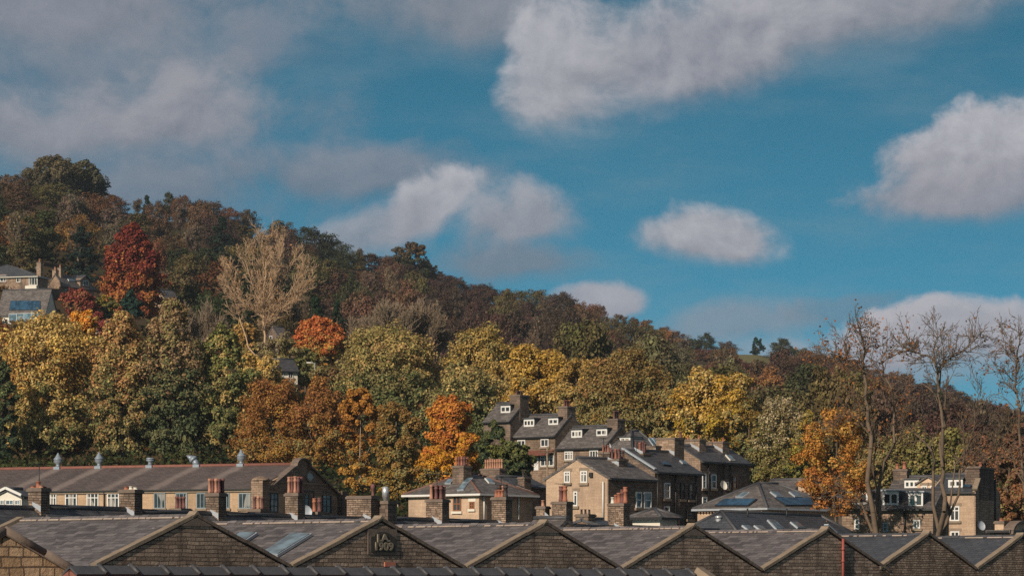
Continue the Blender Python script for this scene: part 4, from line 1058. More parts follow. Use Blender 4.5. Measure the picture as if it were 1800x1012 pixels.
    hand_limb(rng, sg, L([(1800, 850), (1780, 800), (1772, 790), (1760, 812)]), .06, .02, 0, (0, 3), **kw)
    finish(e, sg, 500, 'bark_dark', [(2, (.24, .1, .05)), (1, (.2, .1, .05))], .055, .010)

# ------------------------------------------------------------------ buildings
class House:
    """A rectangular building. Its frame stands at the corner nearest the camera: +x runs along the right-hand face
    (plane y=0), +y along the left-hand face (plane x=0). Sizes come from rays through measured photo points."""
    def __init__(s, name, label, cat, pxc, Y, ang, pxL, pxR, eave, ridge, axis='x', zb=None, group=None, name_at=None):
        s.a = R(ang); s.Y = Y
        s.o = Vector((wx(pxc, Y), Y, 0))
        s.ca, s.sa = math.cos(s.a), math.sin(s.a)
        s.zb = (ground(s.o.x, Y) - .6) if zb is None else zb
        s.o.z = s.zb
        s.e = empty(name, s.o, s.a, label, cat, group)
        s.Ly = s.hit(pxL, eave, 'x', 0.0)[1]
        s.Lx = s.hit(pxR, eave, 'y', 0.0)[0]
        s.ze = wz(eave, Y) - s.zb
        if axis != 'hip': s.ze += .16
        s.axis = axis
        if axis == 'x': d = Vector((-s.sa, s.ca)) * s.Ly / 2
        else: d = Vector((s.ca, s.sa)) * s.Lx / 2
        s.zr = wz(ridge, Y + d.y) - s.zb
    def loc(s, P):
        d = P - s.o
        return Vector((d.x * s.ca + d.y * s.sa, -d.x * s.sa + d.y * s.ca, d.z))
    def ray(s, px, py):
        c = s.loc(Vector((0, 0, ZC)))
        d = Vector(((px - CX) / F, 1, (HOR - py) / F))
        return c, Vector((d.x * s.ca + d.y * s.sa, -d.x * s.sa + d.y * s.ca, d.z))
    def hit(s, px, py, ax, c0):
        c, d = s.ray(px, py); i = 'xyz'.index(ax)
        return c + d * ((c0 - c[i]) / d[i])
    def hitp(s, px, py, p, n):
        c, d = s.ray(px, py); n = Vector(n)
        return c + d * ((Vector(p) - c).dot(n) / d.dot(n))
    # --- walls and roofs
    def walls(s, mat, name='wall'):
        b = MB(); Lx, Ly, ze, zr = s.Lx, s.Ly, s.ze, s.zr
        if s.axis == 'x':
            b.prism([(0, 0), (Ly, 0), (Ly, ze), (Ly/2, zr - .03), (0, ze)], 0, Lx, 'x')
        elif s.axis == 'y':
            b.prism([(0, 0), (Lx, 0), (Lx, ze), (Lx/2, zr - .03), (0, ze)], 0, Ly, 'y')
        else:
            b.box(0, Lx, 0, Ly, 0, ze)
        s.wall = b.build(name, M[mat], s.e); return s
    def gable_roof(s, mat, over=.25, verge=.12, t=.14, ridge='ridge_dark', lift=.05, rr=.11):
        Lx, Ly, ze, zr = s.Lx, s.Ly, s.ze + lift, s.zr + lift
        b = MB()
        if s.axis == 'x':
            h = Ly / 2; g = (zr - ze) / h
            b.slab([(-verge, -over, ze - g*over), (Lx + verge, -over, ze - g*over), (Lx + verge, h, zr), (-verge, h, zr)], t)
            b.slab([(-verge, Ly + over, ze - g*over), (-verge, h, zr), (Lx + verge, h, zr), (Lx + verge, Ly + over, ze - g*over)], t)
            p0, p1 = (-verge, h, zr + .02), (Lx + verge, h, zr + .02)
            s.slopes = {'L': None, 'R': ((0, 0, ze), (0, -g, 1))}
        else:
            h = Lx / 2; g = (zr - ze) / h
            b.slab([(-over, -verge, ze - g*over), (h, -verge, zr), (h, Ly + verge, zr), (-over, Ly + verge, ze - g*over)], t)
            b.slab([(Lx + over, -verge, ze - g*over), (Lx + over, Ly + verge, ze - g*over), (h, Ly + verge, zr), (h, -verge, zr)], t)
            p0, p1 = (h, -verge, zr + .02), (h, Ly + verge, zr + .02)
            s.slopes = {'L': ((0, 0, ze), (-g, 0, 1)), 'R': None}
        s.roof = b.build('roof', M[mat], s.e)
        MB().tube(p0, p1, rr, k=6).build('ridge', M[ridge], s.e)
        # gutter along the eaves that face us
        gt = MB()
        if s.axis == 'x': gt.box(-.05, Lx + .05, -over - .1, -over - .002, ze - g*over - .13, ze - g*over - .03)
        else: gt.box(-over - .1, -over - .002, -.05, Ly + .05, ze - g*over - .13, ze - g*over - .03)
        gt.build('gutter', M['black'], s.e)
        return s
    def hip_roof(s, mat, over=.35, inset=None, hipmat='ridge_dark', gut='white', lift=.05, axis='x', t=.1):
        Lx, Ly, ze, zr = s.Lx, s.Ly, s.ze + lift, s.zr
        x0, x1, y0, y1 = -over, Lx + over, -over, Ly + over
        if axis == 'x':
            i = min(inset if inset is not None else (y1 - y0) / 2, (x1 - x0) / 2 - .02); A, B = (x0 + i, Ly/2, zr), (x1 - i, Ly/2, zr)
        else:
            i = min(inset if inset is not None else (x1 - x0) / 2, (y1 - y0) / 2 - .02); A, B = (Lx/2, y0 + i, zr), (Lx/2, y1 - i, zr)
        c = [(x0, y0, ze), (x1, y0, ze), (x1, y1, ze), (x0, y1, ze)]
        b = MB()
        if axis == 'x':
            F4 = [[c[0], c[1], B, A], [c[1], c[2], B], [c[2], c[3], A, B], [c[3], c[0], A]]
            s.slopes = {'R': (c[0], (Vector(c[1]) - Vector(c[0])).cross(Vector(A) - Vector(c[0]))), 'L': (c[0], (Vector(A) - Vector(c[0])).cross(Vector(c[3]) - Vector(c[0])))}
        else:
            F4 = [[c[0], c[1], A], [c[1], c[2], B, A], [c[2], c[3], B], [c[3], c[0], A, B]]
            s.slopes = {'R': (c[0], (Vector(c[1]) - Vector(c[0])).cross(Vector(A) - Vector(c[0]))), 'L': (c[0], (Vector(A) - Vector(c[0])).cross(Vector(c[3]) - Vector(c[0])))}
        for f in F4: b.poly(f)
        b.poly([c[3], c[2], c[1], c[0]])
        s.roof = b.build('roof', M[mat], s.e)
        r = MB()
        near = {0: A, 1: (A if axis == 'y' else B), 3: (A if axis == 'x' else B), 2: B}
        for k in (0, 1, 3): r.tube(c[k], near[k], .1, k=6)
        r.tube(A, B if (Vector(A) - Vector(B)).length > .1 else (A[0], A[1] + .05, A[2]), .1, k=6)
        r.build('ridge', M[hipmat], s.e)
        g = MB(); g.box(x0 - .1, x0 - .003, y0 - .1, y1, ze - .14, ze - .01); g.box(x0 - .003, x1, y0 - .1, y0 - .003, ze - .14, ze - .01)
        g.build('gutter', M[gut], s.e)
        return s
    # --- openings
    def _face(s, face, d=0.0):
        return ('x', -d) if face == 'L' else ('y', -d)
    def _bx(s, b, face, s0, s1, z0, z1, d0, d1, off=0.0):
        if face == 'L': b.box(off - d1, off - d0, s0, s1, z0, z1)
        else: b.box(s0, s1, off - d1, off - d0, z0, z1)
    def window(s, face, x0, y0, x1, y1, cols=2, rows=2, frame='white', pane='glass', sill='coping', lintel=True, plane=0.0, fw=.085, name='window', bars=None):
        ax, c0 = ('x', plane) if face == 'L' else ('y', plane)
        ym = (y0 + y1) / 2
        A, B = s.hit(x0, ym, ax, c0), s.hit(x1, ym, ax, c0)
        s0, s1 = sorted((A.y, B.y) if face == 'L' else (A.x, B.x))
        xm = (x0 + x1) / 2
        z1, z0 = s.hit(xm, y0, ax, c0).z, s.hit(xm, y1, ax, c0).z
        b = MB(); f = fw
        X = lambda bb, *q: s._bx(bb, face, *q, off=plane)
        X(b, s0, s1, z1 - f, z1, .012, .075); X(b, s0, s1, z0, z0 + f, .012, .075)
        X(b, s0, s0 + f, z0 + f, z1 - f, .012, .075); X(b, s1 - f, s1, z0 + f, z1 - f, .012, .075)
        for k in range(1, cols):
            m = s0 + (s1 - s0) * k / cols; X(b, m - f*.4, m + f*.4, z0 + f, z1 - f, .014, .06)
        for k in range(1, rows):
            m = z0 + (z1 - z0) * (k / rows if bars is None else bars); X(b, s0 + f, s1 - f, m - f*.4, m + f*.4, .016, .064)
        w = b.build(name, M[frame], s.e)
        g = MB(); X(g, s0 + f*.5, s1 - f*.5, z0 + f*.5, z1 - f*.5, .006, .03); g.build('pane', M[pane], w)
        if sill:
            g = MB(); X(g, s0 - .1, s1 + .1, z0 - .16, z0 - .004, -.05, .13); g.build('sill', M[sill], w)
            if lintel:
                g = MB(); X(g, s0 - .12, s1 + .12, z1 + .004, z1 + .2, -.05, .03); g.build('lintel', M['coping_dark' if s.sooty else sill], w)
        return w
    sooty = False
    def door(s, face, x0, y0, x1, y1, mat='white', name='door'):
        ax, c0 = s._face(face); ym = (y0 + y1) / 2
        A, B = s.hit(x0, ym, ax, c0), s.hit(x1, ym, ax, c0)
        s0, s1 = sorted((A.y, B.y) if face == 'L' else (A.x, B.x)); xm = (x0 + x1) / 2
        z1, z0 = s.hit(xm, y0, ax, c0).z, s.hit(xm, y1, ax, c0).z
        b = MB(); s._bx(b, face, s0, s1, z0, z1, .01, .05)
        d = b.build(name, M[mat], s.e)
        b = MB(); s._bx(b, face, s0 + .25*(s1-s0), s1 - .25*(s1-s0), z0 + .58*(z1-z0), z1 - .1*(z1-z0), .052, .06); b.build('pane', M['glass'], d)
        return d
    def pipe(s, face, px, y0, y1, mat='white', r=.055):
        ax, c0 = s._face(face, .1)
        A, B = s.hit(px, y0, ax, c0), s.hit(px, y1, ax, c0)
        B.x, B.y = A.x, A.y
        return MB().tube(A, B, r, k=6).build('downpipe', M[mat], s.e)
    def on_slope(s, which, quad, mat, frame=None, name='skylight', proud=.06):
        """a flat pane lying on a roof slope; quad: its four photo corners"""
        p, n = s.slopes[which]; n = Vector(n).normalized()
        if n.z < 0: n = -n
        P = [s.hitp(x, y, p, n) + n * (proud + .03) for x, y in quad]
        if frame:
            c = sum(P, Vector()) / 4
            Pf = [q + (q - c).normalized() * .09 for q in P]
            f = MB().slab([q + n * .0 for q in Pf], .1).build(name, M[frame], s.e)
            MB().slab([q + n * .03 for q in P], .025).build('pane', M[mat], f)
            return f
        return MB().slab(P, .05).build(name, M[mat], s.e)
    def dormer(s, x0, y0, x1, y1, cols=3, mat='white', roof='slate_dark', xf=None):
        """box dormer with a flat top on the slope that faces left (plane x grows into the slope)"""
        (p, n) = s.slopes['L']; g = -n[0] / n[2] if True else 0
        best = None
        for k in range(4, 60):
            x = s.Lx / 2 * k / 64
            zz = s.hit((x0 + x1) / 2, y1, 'x', x).z
            e = abs(zz - (p[2] + g * (x - p[0])))
            if best is None or e < best[0]: best = (e, x)
        x = best[1]
        A, B = s.hit(x0, y1, 'x', x), s.hit(x1, y1, 'x', x)
        z1 = s.hit((x0 + x1) / 2, y0, 'x', x).z; z0 = A.z - .25
        s0, s1 = sorted((A.y, B.y))
        xe = min(s.Lx / 2, x + (z1 - (p[2] + g * (x - p[0]))) / g + .15)
        d = MB().box(x, xe, s0 - .05, s1 + .05, z0, z1 + .12).build('dormer', M[mat], s.e)
        MB().box(x - .15, xe, s0 - .15, s1 + .15, z1 + .125, z1 + .2).build('dormer_roof', M[roof], d)
        MB().box(x + .08, xe, s0 - .075, s0 - .052, z0, z1 + .118).box(x + .08, xe, s1 + .052, s1 + .075, z0, z1 + .118).build('cheek', M['slate_dark'], d)
        b = MB(); f = .1; w = (s1 - s0)
        zt, zbm = z1 + .02, A.z
        pn = MB()
        for k in range(cols):
            a = s0 + w * k / cols + f * .7; c = s0 + w * (k + 1) / cols - f * .7
            pn.box(x - .03, x + .02, a, c, zbm + f * 1.3, zt - f)
        pn.build('pane', M['glass'], d)
        return d
    # --- chimneys
    def chimney(s, cx, cy, sx, sy, top, zbase, mat='stone_chimney', pots=(), cap='coping_dark', capw=.055, lead=True, name='chimney_stack', topz=None):
        """cx, cy: local centre; top: photo row of the stack's top"""
        P = s.e_world(cx, cy)
        zt = topz if topz is not None else wz(top, P.y) - s.zb
        b = MB(); b.box(cx - sx/2, cx + sx/2, cy - sy/2, cy + sy/2, zbase, zt - .15)
        c = b.build(name, M[mat], s.e)
        k = MB()
        k.box(cx - sx/2 - capw, cx + sx/2 + capw, cy - sy/2 - capw, cy + sy/2 + capw, zt - .148, zt - .04)
        k.box(cx - sx/2 - capw*.3, cx + sx/2 + capw*.3, cy - sy/2 - capw*.3, cy + sy/2 + capw*.3, zt - .038, zt)
        k.build('cap', M[cap], c)
        if lead and getattr(s, 'slopes', None) and s.slopes.get('R') and s.axis == 'x':
            p, n = s.slopes['R']; g = -n[1] / n[2]
            x = cx - sx/2 - .012
            za = p[2] + g * (cy - sy/2 - p[1]); zc = p[2] + g * (min(cy + sy/2, s.Ly/2) - p[1])
            y1 = min(cy + sy/2, s.Ly/2)
            MB().prism([(cy - sy/2, za + .05), (y1, zc + .05), (y1, zc + .2), (cy - sy/2, za + .3)], x - .01, x + .008, 'x').build('flashing', M['lead'], c)
        for (fx, fy, h, r, style, pm) in pots:
            s.pot(c, cx + fx * sx, cy + fy * sy, zt, h, r, style, pm)
        return c
    def pot(s, par, x, y, z, h, r, style='plain', mat='pot_orange', name='chimney_pot'):
        b = MB(); k = 10
        if style == 'plain': prof = [(r*1.12, -.03), (r*1.1, h*.12), (r*.92, h*.2), (r*.84, h*.86), (r*1.05, h*.88), (r*1.05, h*.98), (r*.8, h), (r*.72, h*.96)]
        elif style == 'crown': prof = [(r*1.1, -.03), (r*1.1, h*.14), (r*.9, h*.18), (r*.86, h*.68), (r*1.12, h*.7), (r*1.12, h*.78), (r*.9, h*.8), (r*.95, h*.93), (r*1.1, h*.95), (r*.98, h), (r*.7, h*.97)]
        elif style == 'square': k = 4; prof = [(r*1.3, -.03), (r*1.3, h*.16), (r*1.12, h*.2), (r*1.1, h*.8), (r*1.4, h*.84), (r*1.4, h*.94), (r*1.15, h), (r*.8, h*.98)]
        else: prof = [(r, -.03), (r*.62, h*.1), (r*.6, h*.5), (r*.9, h*.55), (r*1.05, h*.75), (r*.9, h*.9), (r*.55, h), (r*.3, h*.99)]
        b.lathe((x, y, z), prof, k)
        return b.build(name, M[mat], par)
    def e_world(s, x, y, z=0.0):
        return Vector((s.o.x + x * s.ca - y * s.sa, s.o.y + x * s.sa + y * s.ca, s.zb + z))

def pots_row(n, h, r0, style, mat, along='y', jit=0.0, span=.8, off=0.0):
    out = []; r = r0 * .74
    for i in range(n):
        f = (-.5 + (i + .5) / n) * span
        hh = h * (1 + random.uniform(-jit, jit))
        mm = mat if isinstance(mat, str) else mat[i % len(mat)]
        ss = style if isinstance(style, str) else style[i % len(style)]
        out.append((off, f, hh, r, ss, mm) if along == 'y' else (f, off, hh, r, ss, mm))
    return out

def text_mesh(txt, size, depth, mat, parent, loc, rot, stretch=1.0):
    cu = bpy.data.curves.new('lettering', 'FONT'); cu.body = txt; cu.size = size; cu.extrude = depth; cu.offset = .012
    cu.align_x = 'CENTER'; cu.resolution_u = 3
    o = bpy.data.objects.new('lettering', cu); COL.objects.link(o)
    dg = bpy.context.evaluated_depsgraph_get()
    me = bpy.data.meshes.new_from_object(o.evaluated_get(dg))
    bpy.data.objects.remove(o)
    me.name = 'lettering'; me.materials.clear(); me.materials.append(mat)
    l = link('lettering', me, parent); l.location = loc; l.rotation_euler = rot; l.scale = (stretch, 1, 1)
    return l

# ------------------------------------------------------------------ the row of gabled sheds along the front
def sheds():
    Y0 = 115.0
    ang = 50.0
    ex, ey = math.cos(R(ang)), math.sin(R(ang))
    specs = [  # k along the row, bay width, roof, wall, label
        (0.0, 'slate_purple', 'stone_shed', 'nearest purple-slated gabled shed with a plain stone gable'),
        (1.0, 'slate_purple', 'stone_shed', 'gabled shed with the J.A. 1909 date stone and two skylights'),
        (2.0, 'slate_purple', 'stone_shed', 'gabled shed third along the front row, in front of the slate lodge'),
        (3.0, 'slate_purple', 'stone_shed', 'gabled shed beside the pale loose coping stone'),
        (4.0, 'slate_purple', 'stone_shed', 'gabled shed with the red downpipe on its gable'),
        (4.83, 'slate_blue', 'stone_chimney', 'narrow blue-slated shed with a rough stone gable'),
        (5.66, 'slate_blue', 'stone_chimney', 'blue-slated shed at the right end of the front row')]
    step = math.hypot(.0606 * Y0, (wx(1455, Y0 * 1.2424) - wx(345, Y0)) / 4)
    for i, (k, rf, wl, lbl) in enumerate(specs):
        Yp = Y0 * (1 + .0606 * k)
        Xp = wx(345, Y0) + (wx(1455, Y0 * 1.2424) - wx(345, Y0)) / 4 * k
        dirx = (wx(1455, Y0 * 1.2424) - wx(345, Y0)) / 4 / step; diry = .0606 * Y0 / step
        w = step if i < 5 else step * .83
        zr = ZC + 2.36; zv = ZC + .62
        h = w / 2
        if i == 5 or i == 6: zv = ZC + .74; zr = ZC + 2.28
        ang2 = math.atan2(diry, dirx)
        o = Vector((Xp - dirx * h, Yp - diry * h, -.3))
        e = empty('gabled_shed', o, ang2, lbl, 'shed', 'gabled stone sheds in a row')
        ca, sa = math.cos(ang2), math.sin(ang2)
        L = 9.0
        zR, zV = zr - o.z, zv - o.z
        # the wall, its roof, the copings, ridge and mortar line
        MB().prism([(0.002, 0), (w - .002, 0), (w - .002, zV), (h, zR - .03), (0.002, zV)], 0, L, 'y').build('wall', M[wl], e)
        g = (zR - zV) / h
        r = MB()
        r.slab([(.004, .1, zV + .05), (h, .1, zR + .05), (h, L - .1, zR + .05), (.004, L - .1, zV + .05)], .1)
        r.slab([(w - .004, .1, zV + .05), (w - .004, L - .1, zV + .05), (h, L - .1, zR + .05), (h, .1, zR + .05)], .1)
        r.build('roof', M[rf], e)
        rd = MB(); n = 22
        for q in range(n):
            y0, y1 = .3 + q * (L - .5) / n, .3 + (q + 1) * (L - .5) / n
            dz = random.uniform(-.012, .012)
            rd.slab([(h - .15, y0, zR + .02 + dz), (h, y0, zR + .14 + dz), (h, y1 - .012, zR + .14 + dz), (h - .15, y1 - .012, zR + .02 + dz)], .045)
            rd.slab([(h + .15, y0, zR + .02 + dz), (h + .15, y1 - .012, zR + .02 + dz), (h, y1 - .012, zR + .14 + dz), (h, y0, zR + .14 + dz)], .045)
        rd.build('ridge', M['slate_purple' if i < 5 else 'ridge_dark'], e)
        mt = MB()
        y = .35
        while y < L - .5:
            ln = random.choice([.1, .18, .3, .55, .9]) * random.uniform(.8, 1.2)
            if random.random() < (.95 if i < 2 else .72 if i < 4 else .5):
                mt.slab([(h - .185, y, zR + .04 - g * .05), (h - .142, y, zR + .055), (h - .142, y + ln, zR + .055), (h - .185, y + ln, zR + .04 - g * .05)], .03)
            y += ln + random.uniform(.01, .12)
        mt.build('mortar_joint', M['mortar'], e)
        up = (0, 0, 1)
        def coping(yc, side):
            c = MB(); n = 5 if i % 2 else 4
            for q in range(n):
                t0, t1 = q / n, (q + 1) / n
                xa = (h * t0 if side == 'L' else w - h * t0); xb = (h * t1 if side == 'L' else w - h * t1)
                jz = random.uniform(-.015, .015)
                a = Vector((xa, yc, zV + (zR - zV) * t0 + .12 + jz)); b = Vector((xb, yc, zV + (zR - zV) * t1 + .12 + jz))
                d = (b - a).normalized()
                c.beam(a + d * (.006 if q else 0.05), b - d * .006, .31, .115, up)
            return c.build('coping', M['coping' if side == 'L' else 'coping_dark'], e)  # right-hand copings darker: their shade is put into the stone colour
        for yc in ((0.115, L - .1) if i == 0 else (0.115,)):
            coping(yc, 'L'); coping(yc, 'R')
        # kneeler stone at the apex
        MB().prism([(h - .22, zR + .12 - .09), (h, zR + .12), (h + .22, zR + .12 - .09), (h, zR + .24)], -.055, .33, 'y').build('apex_stone', M['coping'], e)
        if i in (0, 2, 3): MB().prism([(h - .75, zR - .75 * g + .02), (h + .75, zR - .75 * g + .02), (h, zR + .02)], -.035, -.002, 'y').build('gable_cap_stone', M['coping_dark'], e)
        H = House.__new__(House); H.a = ang2; H.o = o; H.ca, H.sa = ca, sa; H.zb = o.z; H.e = e; H.Y = o.y
        H.slopes = {'L': ((0, 0, zV + .05), (-g, 0, 1)), 'R': None}
        if i == 1:
            f1 = [(547, 942), (516, 942), (463, 978), (490, 980)]
            H.on_slope('L', [(515, 942), (546, 944), (490, 979), (464, 976)], 'glass_sky', 'lead', 'skylight', .1)
            H.on_slope('L', [(424, 941), (450, 942), (428, 957), (402, 956)], 'glass_sky', 'lead', 'skylight', .1)
            # date stone
            x0, x1 = H.hit(650, 955, 'y', 0).x, H.hit(693, 955, 'y', 0).x
            zt, zb_ = H.hit(671, 934, 'y', 0).z, H.hit(671, 969, 'y', 0).z
            MB().box(x0 - .12, x1 + .12, -.03, -.002, zb_ - .1, zt + .1).build('plaque_frame', M['coping_dark'], e)
            sh = .25 * (x1 - x0); arc = []
            for q in range(9):
                t = math.pi * (1 - q / 8); arc.append(((x0 + x1) / 2 + math.cos(t) * (x1 - x0) * .36, zt - .17 + math.sin(t) * .17))
            pl = MB().prism([(x0, zb_), (x1, zb_), (x1, zt - .2), (x1 - .06, zt - .17)] + arc[::-1] + [(x0 + .06, zt - .17), (x0, zt - .2)], -.06, -.032, 'y').build('date_plaque', M['plaque'], e)
            hh = zt - zb_
            text_mesh('J.A.', hh * .50, .02, M['letter'], pl, ((x0 + x1) / 2, -.075, zb_ + hh * .53), (R(90), 0, 0), 1.45)
            text_mesh('1909', hh * .56, .02, M['letter'], pl, ((x0 + x1) / 2, -.075, zb_ + hh * .08), (R(90), 0, 0), 1.3)
            b0, b1 = H.hit(675, 990, 'y', 0).x, H.hit(694, 990, 'y', 0).x
            z1, z0 = H.hit(684, 987, 'y', 0).z, H.hit(684, 995, 'y', 0).z
            MB().box(b0, b1, -.05, -.002, z0, z1).build('brick_patch', M['brick_red'], e)
        if i == 4:
            A = H.hit(1482, 946, 'y', -.09); B = H.hit(1482, 1030, 'y', -.09); B.x = A.x
            MB().tube(B, A, .055, k=8).lathe((A.x, A.y, A.z - .5), [(.07, 0), (.07, .12)], 8).lathe((A.x, A.y, A.z - 1.0), [(.07, 0), (.07, .12)], 8).build('downpipe', M['red_pipe'], e)
            MB().beam((h + .1, .15, zR + .3), (h + .75, .15, zR - .02), .22, .06).build('flashing', M['lead'], e)

def foreground():
    # nearest building: a ridge of dark tiles with the block-stone gable at its left end
    Ya, Yb = 48.0, 58.0
    A = Vector((wx(122, Ya), Ya, 0)); B = Vector((wx(1212, Yb), Yb, 0))
    d = B - A; L = d.length; ang = math.atan2(d.y, d.x)
    za, zb_ = wz(1001, Ya), wz(1006, Yb)
    e = empty('stone_house', (A.x, A.y, 0), ang, 'nearest low roof ridge of overlapping dark tiles along the bottom edge', 'house')
    n = 23
    g = .55; z = za; dz = (zb_ - za) / L
    rf = MB()
    rf.slab([(0, 0, za), (L, 0, zb_), (L, -3.5, zb_ - 3.5 * g), (0, -3.5, za - 3.5 * g)], .1)
    rf.slab([(0, 0, za), (0, 3.5, za - 3.5 * g), (L, 3.5, zb_ - 3.5 * g), (L, 0, zb_)], .1)
    rf.build('roof', M['red_tile'], e)
    MB().prism([(-3.2, 0), (3.2, 0), (3.2, za - 3.2 * g - .14), (0, za - .16), (-3.2, za - 3.2 * g - .14)], .2, L - .2, 'x').build('wall', M['stone_brown'], e)
    for q in range(n):
        x0, x1 = L * q / n, L * (q + 1) / n
        zz = za + dz * (x0 + x1) / 2 + random.uniform(-.006, .006)
        t = MB()
        wv = .17
        t.slab([(x0, -wv, zz - .06), (x1 - .004, -wv, zz - .06), (x1 - .004, 0, zz + .06), (x0, 0, zz + .06)], .03)
        t.slab([(x0, wv, zz - .06), (x0, 0, zz + .06), (x1 - .004, 0, zz + .06), (x1 - .004, wv, zz - .06)], .03)
        # the roll that covers the joint
        t.tube((x1 - .055, -wv - .012, zz - .05), (x1 - .055, 0, zz + .075), .03, k=7); t.tube((x1 - .055, 0, zz + .075), (x1 - .055, wv + .012, zz - .05), .03, k=7)
        t.build('ridge_tile', M['ridge_dark'], e)
    # big pale end stone of the coping
    c = MB(); P0 = Vector((L + .25, -.55, zb_ - .04)); 
    c.slab([(L + .02, -.15, zb_ - .04), (L + .26, -.15, zb_ + .055), (L + .42, .3, zb_ - .22), (L + .05, .3, zb_ - .3)], .25)
    c.beam((L + .1, -.1, zb_ + .03), (L + .32, -.75, zb_ - .42), .3, .16)
    c.build('coping_stone', M['coping'], e)
    # block-stone gable with a moulded coping
    Yg = 50.0
    G = Vector((wx(10, Yg), Yg, 0)); angg = R(35)
    e2 = empty('stone_gable_house', (G.x, G.y, 0), angg, 'squared block-stone gable with rolled coping at the bottom left corner', 'house')
    H = House.__new__(House); H.a = angg; H.o = Vector((G.x, G.y, 0)); H.ca, H.sa = math.cos(angg), math.sin(angg); H.zb = 0; H.e = e2; H.Y = Yg
    pk = H.hit(8, 938, 'y', 0); rt = H.hit(140, 1014, 'y', 0); 
    sl = (pk.z - rt.z) / (rt.x - pk.x); w = 2.6
    MB().prism([(pk.x - w, 0), (pk.x + w, 0), (pk.x + w, pk.z - w * sl), (pk.x, pk.z), (pk.x - w, pk.z - w * sl)], 0, 5, 'y').build('wall', M['stone_block'], e2)
    r = MB()
    r.slab([(pk.x, .1, pk.z + .06), (pk.x + w + .2, .1, pk.z + .06 - (w + .2) * sl), (pk.x + w + .2, 5, pk.z + .06 - (w + .2) * sl), (pk.x, 5, pk.z + .06)], .07)
    r.slab([(pk.x, .1, pk.z + .06), (pk.x, 5, pk.z + .06), (pk.x - w - .2, 5, pk.z + .06 - (w + .2) * sl), (pk.x - w - .2, .1, pk.z + .06 - (w + .2) * sl)], .07)
    r.build('roof', M['slate_purple'], e2)
    for sd in (1, -1):
        c = MB()
        for q in range(4):
            a = Vector((pk.x + sd * w * q / 4, 0, pk.z + .06 - w * q / 4 * sl)); b = Vector((pk.x + sd * w * (q + 1) / 4, 0, pk.z + .06 - w * (q + 1) / 4 * sl))
            dd = (b - a).normalized()
            c.tube(a + dd * .004, b - dd * .01, .068, .064, k=10)
            c.beam(a + dd * .004 + Vector((0, .06, -.03)), b - dd * .01 + Vector((0, .06, -.03)), .2, .09)
        c.build('coping', M['coping_dark'], e2)

